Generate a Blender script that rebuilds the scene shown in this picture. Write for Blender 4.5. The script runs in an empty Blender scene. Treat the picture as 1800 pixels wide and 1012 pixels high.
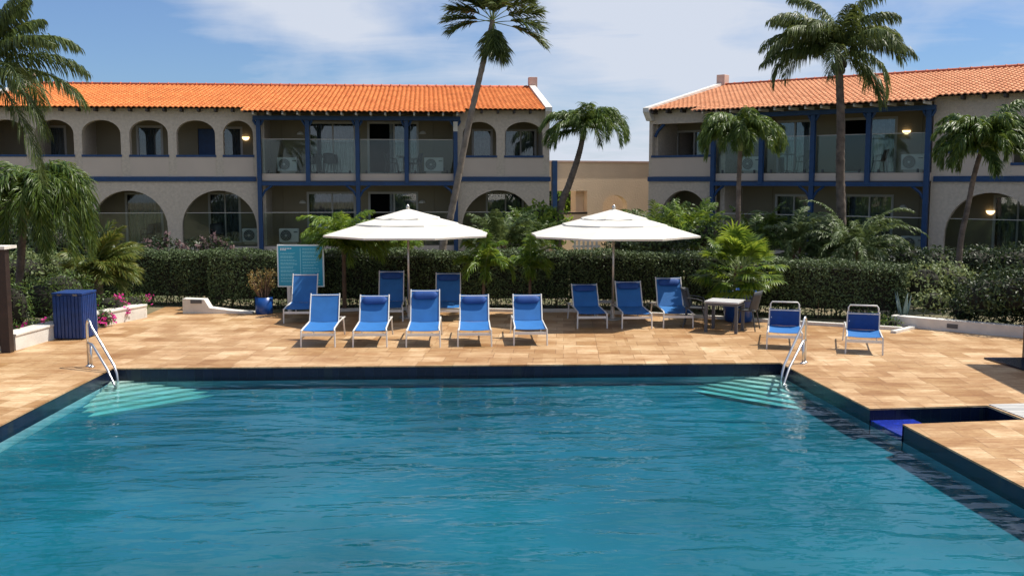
import bpy, math, random
import numpy as np
from mathutils import Vector, Matrix
from mathutils.geometry import tessellate_polygon
random.seed(7); rng = np.random.default_rng(7)
R = math.radians
scn = bpy.context.scene
C = scn.collection
# ------------------------------------------------------------------ camera
cam_d = bpy.data.cameras.new('camera'); cam = bpy.data.objects.new('camera', cam_d); C.objects.link(cam)
scn.camera = cam
cam_d.sensor_width = 36; cam_d.lens = 35; cam_d.clip_end = 3000
PITCH = math.atan(190/1750); CAMH = 3.2
cam.location = (0, 0, CAMH); cam.rotation_euler = (math.pi/2 - PITCH, 0, 0)
scn.render.resolution_x = 1024; scn.render.resolution_y = 575
# ------------------------------------------------------------------ light
SUN = Vector((.55, .17, 1)).normalized()
sl = bpy.data.lights.new('sun', 'SUN'); sl.energy = 5.0; sl.angle = R(.53); sl.color = (1, .94, .84)
so = bpy.data.objects.new('sun', sl); C.objects.link(so); so.rotation_euler = (-SUN).to_track_quat('-Z', 'Y').to_euler()
so.location = (20, 10, 40)
scn.view_settings.view_transform = 'Standard'; scn.view_settings.look = 'None'
scn.view_settings.exposure = .40; scn.view_settings.gamma = 1
w = bpy.data.worlds.new('World'); scn.world = w; w.use_nodes = True
nt = w.node_tree; nt.nodes.clear()
def N(nt, t, **k):
    n = nt.nodes.new(t)
    for a, b in k.items(): setattr(n, a, b)
    return n
out = N(nt, 'ShaderNodeOutputWorld'); sky = N(nt, 'ShaderNodeTexSky')
sky.sky_type = 'NISHITA'; sky.sun_disc = False
sky.sun_elevation = math.asin(SUN.z); sky.sun_rotation = math.atan2(SUN.x, SUN.y)
sky.air_density = 1.0; sky.dust_density = .4; sky.ozone_density = 3.0
b1 = N(nt, 'ShaderNodeBackground'); b1.inputs[1].default_value = .076
tint = N(nt, 'ShaderNodeMix', data_type='RGBA', blend_type='MULTIPLY'); tint.inputs[0].default_value = 1; tint.inputs[7].default_value = (.60, .82, 1.12, 1)
nt.links.new(sky.outputs[0], tint.inputs[6]); nt.links.new(tint.outputs[2], b1.inputs[0])
b2 = N(nt, 'ShaderNodeBackground'); b2.inputs[0].default_value = (.82, .88, 1, 1); b2.inputs[1].default_value = .64
tc = N(nt, 'ShaderNodeTexCoord'); sep = N(nt, 'ShaderNodeSeparateXYZ'); nt.links.new(tc.outputs['Generated'], sep.inputs[0])
zz = N(nt, 'ShaderNodeMath', operation='ADD'); zz.inputs[1].default_value = .12; nt.links.new(sep.outputs[2], zz.inputs[0])
dx = N(nt, 'ShaderNodeMath', operation='DIVIDE'); dy = N(nt, 'ShaderNodeMath', operation='DIVIDE')
nt.links.new(sep.outputs[0], dx.inputs[0]); nt.links.new(zz.outputs[0], dx.inputs[1])
nt.links.new(sep.outputs[1], dy.inputs[0]); nt.links.new(zz.outputs[0], dy.inputs[1])
cmb = N(nt, 'ShaderNodeCombineXYZ'); nt.links.new(dx.outputs[0], cmb.inputs[0]); nt.links.new(dy.outputs[0], cmb.inputs[1])
def wnoise(scale, detail, rough, loc, sc=(1, 1, 1), dist=0.):
    mp = N(nt, 'ShaderNodeMapping'); mp.inputs['Location'].default_value = loc; mp.inputs['Scale'].default_value = sc
    nt.links.new(cmb.outputs[0], mp.inputs[0])
    n = N(nt, 'ShaderNodeTexNoise'); n.inputs['Scale'].default_value = scale; n.inputs['Detail'].default_value = detail
    n.inputs['Roughness'].default_value = rough; n.inputs['Distortion'].default_value = dist
    nt.links.new(mp.outputs[0], n.inputs['Vector'])
    return n
n1 = wnoise(2.9, 9, .5, (1.35, .3, .62), (1, 1, 1.7), .15)
nt.links.remove(n1.inputs['Vector'].links[0].from_node.inputs[0].links[0]); nt.links.new(tc.outputs['Generated'], n1.inputs['Vector'].links[0].from_node.inputs[0])
n2 = wnoise(2.6, 7, .6, (4.2, 7.1, 3), (.7, 1.1, 1), .5)
mx = N(nt, 'ShaderNodeMath', operation='MULTIPLY_ADD'); mx.inputs[1].default_value = .80
nt.links.new(n1.outputs['Fac'], mx.inputs[0])
m2 = N(nt, 'ShaderNodeMath', operation='MULTIPLY'); m2.inputs[1].default_value = .20; nt.links.new(n2.outputs['Fac'], m2.inputs[0])
nt.links.new(m2.outputs[0], mx.inputs[2])
# more cloud towards the right half of the view
bx_ = N(nt, 'ShaderNodeMath', operation='MULTIPLY_ADD'); bx_.inputs[1].default_value = .13
nt.links.new(sep.outputs[0], bx_.inputs[0]); nt.links.new(mx.outputs[0], bx_.inputs[2])
prev_ = bx_
def cloud_bias(px, py, wd_, amp):
    global prev_
    a = (px-900)/1750; b = -(py-506)/1750; c_, s_ = math.cos(math.atan(190/1750)), math.sin(math.atan(190/1750))
    v = Vector((a, c_+b*s_, -s_+b*c_)).normalized()
    q = N(nt, 'ShaderNodeVectorMath', operation='SUBTRACT'); q.inputs[1].default_value = v; nt.links.new(tc.outputs['Generated'], q.inputs[0])
    q2 = N(nt, 'ShaderNodeVectorMath', operation='MULTIPLY'); q2.inputs[1].default_value = (1, 1, 2.6); nt.links.new(q.outputs[0], q2.inputs[0])
    ln = N(nt, 'ShaderNodeVectorMath', operation='LENGTH'); nt.links.new(q2.outputs[0], ln.inputs[0])
    mr = N(nt, 'ShaderNodeMapRange', interpolation_type='SMOOTHSTEP'); mr.inputs['From Min'].default_value = wd_; mr.inputs['From Max'].default_value = 0
    mr.inputs['To Min'].default_value = 0; mr.inputs['To Max'].default_value = 1; nt.links.new(ln.outputs['Value'], mr.inputs['Value'])
    ad = N(nt, 'ShaderNodeMath', operation='MULTIPLY_ADD'); ad.inputs[1].default_value = amp; nt.links.new(mr.outputs[0], ad.inputs[0]); nt.links.new(prev_.outputs[0], ad.inputs[2]); prev_ = ad
for q_ in ((440, 10, .17, .17), (620, 60, .10, .07), (960, 110, .22, .02), (1270, 40, .22, .10), (1480, 150, .16, .03), (1020, 190, .12, -.04), (60, 90, .28, -.12), (1720, 70, .17, -.12), (300, 140, .16, -.07), (760, 60, .12, -.05)): cloud_bias(*q_)
rp = N(nt, 'ShaderNodeValToRGB'); rp.color_ramp.elements[0].position = .40; rp.color_ramp.elements[1].position = .575
rp.color_ramp.elements[0].color = (.10, .10, .10, 1); rp.color_ramp.elements[1].color = (.93, .93, .93, 1)
nt.links.new(prev_.outputs[0], rp.inputs[0])
ms = N(nt, 'ShaderNodeMixShader'); nt.links.new(rp.outputs[0], ms.inputs[0])
nt.links.new(b1.outputs[0], ms.inputs[1]); nt.links.new(b2.outputs[0], ms.inputs[2]); nt.links.new(ms.outputs[0], out.inputs[0])
# ------------------------------------------------------------------ photogrammetry helpers (photo pixels 1800x1012 to metres)
cp, sp = math.cos(PITCH), math.sin(PITCH)
def ray(x, y):
    a = (x-900)/1750; b = -(y-506)/1750
    return Vector((a, cp+b*sp, -sp+b*cp))
def G(x, y, z=0.):
    r = ray(x, y); t = (z-CAMH)/r.z
    return Vector((r.x*t, r.y*t, z))
def P(x, y, Y):
    r = ray(x, y); t = Y/r.y
    return Vector((r.x*t, Y, CAMH+r.z*t))
# ------------------------------------------------------------------ materials
def mat(name, col, rough=.6, var=0., vscale=3., bump=0., bscale=60., metal=0., col2=None, spec=.5, coat=0., detail=4):
    m = bpy.data.materials.new(name); m.use_nodes = True; t = m.node_tree; b = t.nodes['Principled BSDF']
    b.inputs['Roughness'].default_value = rough; b.inputs['Metallic'].default_value = metal
    b.inputs['Specular IOR Level'].default_value = spec; b.inputs['Coat Weight'].default_value = coat
    c = (*col, 1); b.inputs['Base Color'].default_value = c
    co = N(t, 'ShaderNodeTexCoord')
    if var or col2:
        n = N(t, 'ShaderNodeTexNoise'); n.inputs['Scale'].default_value = vscale; n.inputs['Detail'].default_value = detail
        t.links.new(co.outputs['Object'], n.inputs['Vector'])
        r = N(t, 'ShaderNodeValToRGB'); r.color_ramp.elements[0].position = .3; r.color_ramp.elements[1].position = .7
        if col2: r.color_ramp.elements[0].color = (*col2, 1); r.color_ramp.elements[1].color = c
        else:
            r.color_ramp.elements[0].color = (*[x*(1-var) for x in col], 1); r.color_ramp.elements[1].color = (*[min(1, x*(1+var*.6)) for x in col], 1)
        t.links.new(n.outputs['Fac'], r.inputs[0]); t.links.new(r.outputs[0], b.inputs['Base Color'])
    if bump:
        n = N(t, 'ShaderNodeTexNoise'); n.inputs['Scale'].default_value = bscale; n.inputs['Detail'].default_value = 3
        t.links.new(co.outputs['Object'], n.inputs['Vector'])
        bp = N(t, 'ShaderNodeBump'); bp.inputs['Strength'].default_value = bump; bp.inputs['Distance'].default_value = .02
        t.links.new(n.outputs['Fac'], bp.inputs['Height']); t.links.new(bp.outputs[0], b.inputs['Normal'])
    return m
def leafmat(name, dark, light, rough=.5, trans=.35, tcol=None, spec=.4):
    m = bpy.data.materials.new(name); m.use_nodes = True; t = m.node_tree; b = t.nodes['Principled BSDF']
    g = N(t, 'ShaderNodeNewGeometry'); r = N(t, 'ShaderNodeValToRGB')
    r.color_ramp.elements[0].color = (*dark, 1); r.color_ramp.elements[1].color = (*light, 1)
    t.links.new(g.outputs['Random Per Island'], r.inputs[0]); t.links.new(r.outputs[0], b.inputs['Base Color'])
    b.inputs['Roughness'].default_value = rough; b.inputs['Specular IOR Level'].default_value = spec
    tr = N(t, 'ShaderNodeBsdfTranslucent'); mxs = N(t, 'ShaderNodeMixShader'); mxs.inputs[0].default_value = trans
    hs = N(t, 'ShaderNodeHueSaturation'); hs.inputs['Hue'].default_value = .47; hs.inputs['Value'].default_value = 1.6
    t.links.new(r.outputs[0], hs.inputs['Color']); t.links.new(hs.outputs[0], tr.inputs[0])
    o = t.nodes['Material Output']; t.links.new(b.outputs[0], mxs.inputs[1]); t.links.new(tr.outputs[0], mxs.inputs[2]); t.links.new(mxs.outputs[0], o.inputs[0])
    return m
def brickmat(name, c1, c2, mortar, bw, rh, ms_=.01, rough=.5, noise=None, rot=0., vec='Object', squash=1., bump=.3, spec=.5, big=None):
    m = bpy.data.materials.new(name); m.use_nodes = True; t = m.node_tree; b = t.nodes['Principled BSDF']
    co = N(t, 'ShaderNodeTexCoord'); mp = N(t, 'ShaderNodeMapping'); mp.inputs['Rotation'].default_value = (0, 0, rot)
    t.links.new(co.outputs[vec], mp.inputs[0])
    br = N(t, 'ShaderNodeTexBrick'); br.inputs['Scale'].default_value = 1; br.inputs['Brick Width'].default_value = bw; br.inputs['Row Height'].default_value = rh
    br.inputs['Mortar Size'].default_value = ms_; br.inputs['Color1'].default_value = (*c1, 1); br.inputs['Color2'].default_value = (*c2, 1); br.inputs['Mortar'].default_value = (*mortar, 1)
    br.squash = squash; br.squash_frequency = 2; br.offset = .37; br.inputs['Mortar Smooth'].default_value = .3
    t.links.new(mp.outputs[0], br.inputs[0]); col = br.outputs['Color']
    if noise:
        for (sc, amt, dark, strch) in noise:
            mp2 = N(t, 'ShaderNodeMapping'); mp2.inputs['Scale'].default_value = strch; t.links.new(co.outputs[vec], mp2.inputs[0])
            n = N(t, 'ShaderNodeTexNoise'); n.inputs['Scale'].default_value = sc; n.inputs['Detail'].default_value = 6; n.inputs['Roughness'].default_value = .62
            t.links.new(mp2.outputs[0], n.inputs[0])
            r = N(t, 'ShaderNodeValToRGB'); r.color_ramp.elements[0].position = .38; r.color_ramp.elements[1].position = .66
            r.color_ramp.elements[0].color = (*dark, 1); r.color_ramp.elements[1].color = (1, 1, 1, 1); t.links.new(n.outputs['Fac'], r.inputs[0])
            mm = N(t, 'ShaderNodeMix', data_type='RGBA', blend_type='MULTIPLY'); mm.inputs[0].default_value = amt
            t.links.new(col, mm.inputs[6]); t.links.new(r.outputs[0], mm.inputs[7]); col = mm.outputs[2]
    if big:
        b2_ = N(t, 'ShaderNodeTexBrick'); b2_.inputs['Scale'].default_value = 1; b2_.inputs['Brick Width'].default_value = bw*1.37; b2_.inputs['Row Height'].default_value = rh*2; b2_.inputs['Mortar Size'].default_value = 0
        b2_.inputs['Color1'].default_value = (1, 1, 1, 1); b2_.inputs['Color2'].default_value = (*big, 1); b2_.offset = .61; b2_.squash = .7; b2_.squash_frequency = 3; t.links.new(mp.outputs[0], b2_.inputs[0])
        mm = N(t, 'ShaderNodeMix', data_type='RGBA', blend_type='MULTIPLY'); mm.inputs[0].default_value = 1; t.links.new(col, mm.inputs[6]); t.links.new(b2_.outputs['Color'], mm.inputs[7]); col = mm.outputs[2]
    t.links.new(col, b.inputs['Base Color']); b.inputs['Roughness'].default_value = rough; b.inputs['Specular IOR Level'].default_value = spec
    inv = N(t, 'ShaderNodeMath', operation='SUBTRACT'); inv.inputs[0].default_value = 1; t.links.new(br.outputs['Fac'], inv.inputs[1])
    bp = N(t, 'ShaderNodeBump'); bp.inputs['Strength'].default_value = bump; bp.inputs['Distance'].default_value = .005
    t.links.new(inv.outputs[0], bp.inputs['Height']); t.links.new(bp.outputs[0], b.inputs['Normal'])
    return m
M = {}
M['deck'] = brickmat('golden_travertine', (.90, .76, .52), (.58, .405, .205), (.42, .30, .17), .64, .48, .006, .5,
                     [(1.7, .85, (.66, .52, .40), (.6, 1.5, 1)), (7, .7, (.62, .46, .34), (.5, 2.0, 1)), (28, .5, (.60, .5, .42), (.7, 1.6, 1)), (.3, .5, (.80, .70, .62), (1, 1, 1))], R(3), squash=.62, bump=.35, spec=.35, big=(.80, .74, .66))
M['navytile'] = brickmat('navy_pool_tile', (.003, .006, .022), (.006, .012, .035), (.012, .018, .03), .15, .15, .004, .25, bump=.2, vec='Object')
M['bluetile'] = brickmat('blue_spill_tile', (.008, .025, .27), (.012, .035, .36), (.01, .02, .15), .1, .1, .004, .25, [(12, .5, (.5, .5, .6), (1, 1, 1))], bump=.3)
M['plaster'] = mat('pool_plaster', (.019, .160, .210), .7, .35, .35)
M['lightened_wallplaster'] = mat('lightened_pool_wall_plaster', (.40, .55, .60), .7, .15, 2)  # paler than the floor plaster, to brighten the shaded underwater wall by colour
M['steps'] = mat('pool_step_plaster', (.56, .56, .50), .7, .1, 3)
M['stucco'] = mat('rough_stucco', (.50, .435, .365), .9, .13, 9, 1., 22, spec=.2)
M['smooth'] = mat('smooth_stucco', (.50, .425, .365), .85, .05, 1, .1, 30, spec=.2)
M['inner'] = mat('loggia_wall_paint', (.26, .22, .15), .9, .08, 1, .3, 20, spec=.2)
M['tan'] = mat('tan_stucco', (.76, .58, .40), .9, .08, .8, .6, 16, spec=.2)
M['white'] = mat('white_wall_paint', (.64, .61, .56), .7, .16, 2.5, .25, 25)
M['navy'] = mat('navy_wood_paint', (.002, .038, .13), .5, .2, 6, .1, 40)
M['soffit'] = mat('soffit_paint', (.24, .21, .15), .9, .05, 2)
M['darkwood'] = mat('dark_brown_wood', (.022, .011, .008), .55, .35, 8, .2, 40)
M['rafter'] = mat('dark_rafter', (.05, .04, .035), .8)
M['frame'] = mat('aluminium_frame_white', (.42, .40, .37), .5)
M['curtain'] = mat('pale_curtain', (.30, .32, .33), .9, .25, 9)
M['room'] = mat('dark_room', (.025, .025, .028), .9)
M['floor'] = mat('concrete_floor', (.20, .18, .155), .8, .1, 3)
M['acwhite'] = mat('ac_white', (.62, .62, .60), .5, .06, 5)
M['acdark'] = mat('ac_grille', (.05, .055, .06), .5)
M['lampoff'] = mat('opal_lamp', (.65, .62, .56), .4)
M['lounge'] = mat('blue_sling', (.024, .14, .39), .62, .10, 5, .15, 220, spec=.3)
M['pillow'] = mat('blue_pillow_shaded_back', (.012, .06, .24), .65, .15, 6, .2, 120, spec=.3)
M['lframe'] = mat('white_aluminium', (.66, .65, .62), .35, .05, 5)
M['canvas'] = mat('white_canvas', (.62, .59, .53), .85, .05, 2, .1, 90)
M['pole'] = mat('brushed_aluminium', (.55, .52, .48), .35, .1, 5, metal=.7)
M['steel'] = mat('polished_steel', (.66, .66, .66), .28, .05, 9, metal=1.)
M['grey'] = mat('grey_table_metal', (.075, .08, .09), .5, .1, 9)
M['greytop'] = mat('grey_table_top', (.46, .46, .46), .5, .12, 9)
M['chair'] = mat('charcoal_plastic', (.045, .05, .055), .5, .1, 9)
M['bluebox'] = mat('blue_box_paint', (.005, .034, .16), .45, .25, 7, .1, 30)
M['pot'] = mat('blue_glazed_pot', (.006, .06, .26), .3, .2, 6)
M['soil'] = mat('soil', (.10, .07, .045), .95, .4, 4, .6, 30)
M['ground'] = mat('dry_garden_soil', (.20, .15, .09), .95, 0, 1.5, .6, 20, col2=(.07, .09, .035))
M['signteal'] = mat('teal_sign', (.008, .33, .52), .45, .05, 2)
M['signtext'] = mat('sign_lettering', (.20, .60, .72), .6)
M['signhead'] = mat('sign_heading', (.75, .82, .84), .6)
M['signframe'] = mat('sign_frame_white', (.75, .85, .86), .5)
M['trunk'] = mat('palm_trunk_bark', (.22, .18, .145), .95, .35, 5, .6, 30, detail=8)
M['trunkd'] = mat('brown_palm_bark', (.13, .10, .08), .95, .5, 6, .7, 24, detail=8)
M['stem'] = mat('brown_stem', (.13, .08, .05), .9, .3, 9)
M['gstem'] = mat('green_crownshaft', (.20, .26, .09), .6, .3, 5)
M['nut'] = mat('coconut_husk', (.035, .03, .02), .7, .3, 9)
M['lcoco'] = leafmat('coconut_leaf', (.035, .06, .015), (.11, .15, .035), .45, .3)
M['lcocoy'] = leafmat('yellow_green_palm_leaf', (.045, .10, .016), (.20, .21, .04), .45, .35)
M['ladon'] = leafmat('christmas_palm_leaf', (.022, .06, .010), (.12, .18, .03), .42, .3)
M['lbright'] = leafmat('bright_palm_leaf', (.05, .12, .012), (.17, .26, .03), .45, .4)
M['lfan'] = leafmat('fan_palm_leaf', (.03, .085, .008), (.19, .28, .03), .45, .4)
M['lpho'] = leafmat('grey_green_palm_leaf', (.035, .065, .018), (.125, .18, .06), .5, .25)
M['lhedge'] = leafmat('hedge_leaf', (.024, .042, .013), (.125, .175, .07), .5, .12, spec=.25)
M['lbush'] = leafmat('shrub_leaf', (.03, .07, .014), (.12, .19, .04), .5, .3)
M['lpale'] = leafmat('pale_shrub_leaf', (.06, .10, .03), (.22, .27, .11), .5, .3)
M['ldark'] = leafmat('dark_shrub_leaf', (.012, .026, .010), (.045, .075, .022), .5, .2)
M['lpink'] = leafmat('bougainvillea_bract', (.32, .01, .10), (.70, .05, .32), .6, .35)
M['lrose'] = leafmat('dusty_pink_flower', (.12, .07, .07), (.24, .16, .16), .7, .3)
M['leuph'] = leafmat('succulent_leaf', (.10, .11, .03), (.34, .22, .06), .6, .2)
M['lagave'] = leafmat('agave_leaf', (.10, .16, .15), (.20, .28, .27), .6, .1)
M['core'] = mat('hedge_twig_core', (.018, .017, .010), .95, .5, 12, .6, 30)
M['lamp'] = mat('lit_opal_lamp', (1, .8, .5), .5)
b = M['lamp'].node_tree.nodes['Principled BSDF']; b.inputs['Emission Color'].default_value = (1, .72, .38, 1); b.inputs['Emission Strength'].default_value = 2.2
# boards
M['boards'] = brickmat('weathered_boards', (.50, .49, .47), (.36, .36, .36), (.10, .10, .10), 3., .09, .006, .7, [(20, .5, (.6, .6, .6), (.3, 3, 1))], bump=.3)
# glass
def glassmat(name, tint, alpha_gloss, rough=.02):
    m = bpy.data.materials.new(name); m.use_nodes = True; t = m.node_tree; t.nodes.remove(t.nodes['Principled BSDF']); o = t.nodes['Material Output']
    tr = N(t, 'ShaderNodeBsdfTransparent'); tr.inputs[0].default_value = (*tint, 1); gl = N(t, 'ShaderNodeBsdfGlossy'); gl.inputs['Roughness'].default_value = rough
    fr = N(t, 'ShaderNodeFresnel'); fr.inputs[0].default_value = 1.5; ad = N(t, 'ShaderNodeMath', operation='ADD'); ad.inputs[1].default_value = alpha_gloss; ad.use_clamp = True
    mxs = N(t, 'ShaderNodeMixShader'); t.links.new(fr.outputs[0], ad.inputs[0]); t.links.new(ad.outputs[0], mxs.inputs[0])
    t.links.new(tr.outputs[0], mxs.inputs[1]); t.links.new(gl.outputs[0], mxs.inputs[2]); t.links.new(mxs.outputs[0], o.inputs[0])
    return m
M['glass'] = glassmat('rail_glass', (.86, .92, .90), .0)
M['pane'] = glassmat('door_glass', (.72, .76, .78), .05)
# roof tile
def roofmat(name, c1, c2):
    m = mat(name, c1, .75, spec=.25); t = m.node_tree; b = t.nodes['Principled BSDF']
    co = N(t, 'ShaderNodeTexCoord'); mp = N(t, 'ShaderNodeMapping'); mp.inputs['Scale'].default_value = (5, 2.7, 0); t.links.new(co.outputs['Object'], mp.inputs[0])
    fl = N(t, 'ShaderNodeVectorMath', operation='FLOOR'); t.links.new(mp.outputs[0], fl.inputs[0])
    wn = N(t, 'ShaderNodeTexWhiteNoise', noise_dimensions='3D'); t.links.new(fl.outputs[0], wn.inputs[0])
    r = N(t, 'ShaderNodeValToRGB'); r.color_ramp.elements[0].color = (*c2, 1); r.color_ramp.elements[1].color = (*c1, 1); t.links.new(wn.outputs['Value'], r.inputs[0])
    n = N(t, 'ShaderNodeTexNoise'); n.inputs['Scale'].default_value = .9; n.inputs['Detail'].default_value = 6; t.links.new(co.outputs['Object'], n.inputs[0])
    r2 = N(t, 'ShaderNodeValToRGB'); r2.color_ramp.elements[0].position = .35; r2.color_ramp.elements[0].color = (.86, .82, .8, 1); r2.color_ramp.elements[1].position = .6; r2.color_ramp.elements[1].color = (1, 1, 1, 1)
    t.links.new(n.outputs['Fac'], r2.inputs[0])
    mm = N(t, 'ShaderNodeMix', data_type='RGBA', blend_type='MULTIPLY'); mm.inputs[0].default_value = 1; t.links.new(r.outputs[0], mm.inputs[6]); t.links.new(r2.outputs[0], mm.inputs[7])
    t.links.new(mm.outputs[2], b.inputs['Base Color'])
    return m
M['roofL'] = roofmat('orange_clay_tile', (.74, .245, .070), (.60, .175, .045))
M['roofR'] = roofmat('glare_paled_clay_tile', (.80, .36, .18), (.69, .28, .13))  # same tile as the left roof; the paler tone paints in glare
M['ridge'] = mat('ridge_tile', (.46, .10, .035), .7, .2, 4)
# water
def watermat():
    m = bpy.data.materials.new('pool_water'); m.use_nodes = True; t = m.node_tree; t.nodes.remove(t.nodes['Principled BSDF']); o = t.nodes['Material Output']
    tr = N(t, 'ShaderNodeBsdfTransparent'); tr.inputs[0].default_value = (.96, .99, 1, 1)
    gl = N(t, 'ShaderNodeBsdfGlossy'); gl.inputs['Roughness'].default_value = .03
    co = N(t, 'ShaderNodeTexCoord')
    def nz(sc, scale, detail, dist=0., rot=0.):
        mp = N(t, 'ShaderNodeMapping'); mp.inputs['Scale'].default_value = scale; mp.inputs['Rotation'].default_value = (0, 0, rot); t.links.new(co.outputs['Object'], mp.inputs[0])
        n = N(t, 'ShaderNodeTexNoise'); n.inputs['Scale'].default_value = sc; n.inputs['Detail'].default_value = detail; n.inputs['Roughness'].default_value = .5; n.inputs['Distortion'].default_value = dist
        t.links.new(mp.outputs[0], n.inputs[0]); return n
    a = nz(1.05, (.5, 1.35, 1), 1, .5, R(-7)); c = nz(3.6, (.55, 1.3, 1), 1, .5, R(10)); d = nz(11, (.7, 1.2, 1), 1)
    s1 = N(t, 'ShaderNodeMath', operation='MULTIPLY_ADD'); s1.inputs[1].default_value = .30; t.links.new(c.outputs[0], s1.inputs[0]); t.links.new(a.outputs[0], s1.inputs[2])
    s2 = N(t, 'ShaderNodeMath', operation='MULTIPLY_ADD'); s2.inputs[1].default_value = .06; t.links.new(d.outputs[0], s2.inputs[0]); t.links.new(s1.outputs[0], s2.inputs[2])
    bp = N(t, 'ShaderNodeBump'); bp.inputs['Strength'].default_value = 1; bp.inputs['Distance'].default_value = .06
    t.links.new(s2.outputs[0], bp.inputs['Height'])
    t.links.new(bp.outputs[0], gl.inputs['Normal'])
    fr = N(t, 'ShaderNodeFresnel'); fr.inputs[0].default_value = 1.33; t.links.new(bp.outputs[0], fr.inputs['Normal'])
    mxs = N(t, 'ShaderNodeMixShader'); t.links.new(fr.outputs[0], mxs.inputs[0]); t.links.new(tr.outputs[0], mxs.inputs[1]); t.links.new(gl.outputs[0], mxs.inputs[2])
    t.links.new(mxs.outputs[0], o.inputs[0])
    va = N(t, 'ShaderNodeVolumeAbsorption'); va.inputs[0].default_value = (.25, .80, .86, 1); va.inputs[1].default_value = 1.95
    t.links.new(va.outputs[0], o.inputs['Volume'])
    return m
M['water'] = watermat()
# ------------------------------------------------------------------ mesh helpers
class MB:
    def __init__(s): s.v = []; s.f = []
    def add(s, vs, fs):
        n = len(s.v); s.v += [tuple(v) for v in vs]; s.f += [tuple(i+n for i in f) for f in fs]; return s
    def box(s, x0, x1, y0, y1, z0, z1, m=None):
        vs = [Vector(p) for p in ((x0, y0, z0), (x1, y0, z0), (x1, y1, z0), (x0, y1, z0), (x0, y0, z1), (x1, y0, z1), (x1, y1, z1), (x0, y1, z1))]
        if m: vs = [m @ v for v in vs]
        return s.add(vs, [(0, 3, 2, 1), (4, 5, 6, 7), (0, 1, 5, 4), (1, 2, 6, 5), (2, 3, 7, 6), (3, 0, 4, 7)])
    def tube(s, pts, r, n=8, caps=True, flat=1.):
        pts = [Vector(p) for p in pts]; k = len(pts); rs = r if hasattr(r, '__len__') else [r]*k
        base = len(s.v); prev = None
        for i, p in enumerate(pts):
            d = (pts[min(i+1, k-1)]-pts[max(i-1, 0)]).normalized()
            if prev is None:
                a = Vector((0, 0, 1)) if abs(d.z) < .9 else Vector((1, 0, 0)); u = d.cross(a).normalized()
            else: u = (prev - d*prev.dot(d)).normalized()
            prev = u; v = d.cross(u)
            for j in range(n):
                t = 2*math.pi*j/n
                s.v.append(tuple(p+u*(math.cos(t)*rs[i])+v*(math.sin(t)*rs[i]*flat)))
        for i in range(k-1):
            for j in range(n):
                a = base+i*n+j; b_ = base+i*n+(j+1) % n
                s.f.append((a, b_, b_+n, a+n))
        if caps:
            s.f.append(tuple(base+j for j in range(n))[::-1]); s.f.append(tuple(base+(k-1)*n+j for j in range(n)))
        return s
    def lathe(s, prof, n=24, c=(0, 0)):
        base = len(s.v)
        for (r, z) in prof:
            for j in range(n):
                t = 2*math.pi*j/n; s.v.append((c[0]+r*math.cos(t), c[1]+r*math.sin(t), z))
        for i in range(len(prof)-1):
            for j in range(n):
                a = base+i*n+j; b_ = base+i*n+(j+1) % n; s.f.append((a, b_, b_+n, a+n))
        return s
    def prism(s, poly, z0, z1, holes=()):
        """horizontal polygon (xy) with holes extruded in z"""
        loops = [list(poly)]+[list(h) for h in holes]
        pl = [[Vector((p[0], p[1], 0)) for p in l] for l in loops]; flat = [p for l in pl for p in l]
        tris = tessellate_polygon(pl); n = len(flat); base = len(s.v)
        s.v += [(p.x, p.y, z1) for p in flat]+[(p.x, p.y, z0) for p in flat]
        for t in tris:
            a, b_, c = [flat[i] for i in t]
            up = (b_-a).cross(c-a).z > 0
            t = tuple(t) if up else tuple(t)[::-1]
            s.f.append(tuple(base+i for i in t)); s.f.append(tuple(base+n+i for i in t[::-1]))
        o = 0
        for l in pl:
            k = len(l)
            for i in range(k): s.f.append((base+o+i, base+o+(i+1) % k, base+n+o+(i+1) % k, base+n+o+i))
            o += k
        return s
    def wall(s, poly, y0, y1, holes=()):
        """vertical wall: polygon in (x,z) with holes, extruded y0..y1"""
        t = MB().prism([(p[0], p[1]) for p in poly], 0, 1, holes)
        vs = [(x, y0 if z > .5 else y1, y) for (x, y, z) in t.v]
        return s.add(vs, t.f)
    def build(s, name, m, parent=None, smooth=False, bevel=0.):
        me = bpy.data.meshes.new(name); me.from_pydata(s.v, [], s.f); me.materials.append(m if not isinstance(m, str) else M[m])
        me.update()
        if smooth: me.polygons.foreach_set('use_smooth', [True]*len(me.polygons))
        o = bpy.data.objects.new(name, me); C.objects.link(o); o.parent = parent
        import bmesh
        bm = bmesh.new(); bm.from_mesh(me); bmesh.ops.recalc_face_normals(bm, faces=bm.faces); bm.to_mesh(me); bm.free()
        if bevel:
            md = o.modifiers.new('bevel', 'BEVEL'); md.width = bevel; md.segments = 2; md.limit_method = 'ANGLE'
        return o
def tag(o, label=None, cat=None, group=None, kind=None):
    if label: o['label'] = label
    if cat: o['category'] = cat
    if group: o['group'] = group
    if kind: o['kind'] = kind
    return o
def empty(name, loc=(0, 0, 0), rz=0., label=None, cat=None, group=None):
    o = bpy.data.objects.new(name, None); C.objects.link(o); o.location = loc; o.rotation_euler = (0, 0, rz); o.empty_display_size = .3
    return tag(o, label, cat, group)
def copy_tree(o, parent=None):
    c = o.copy(); C.objects.link(c); c.parent = parent
    for ch in list(o.children): copy_tree(ch, c)
    return c
def place(o, loc, rz=0, label=None, scale=None):
    o.location = loc; o.rotation_euler = (0, 0, rz)
    if label: o['label'] = label
    if scale: o.scale = scale
    return o
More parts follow.
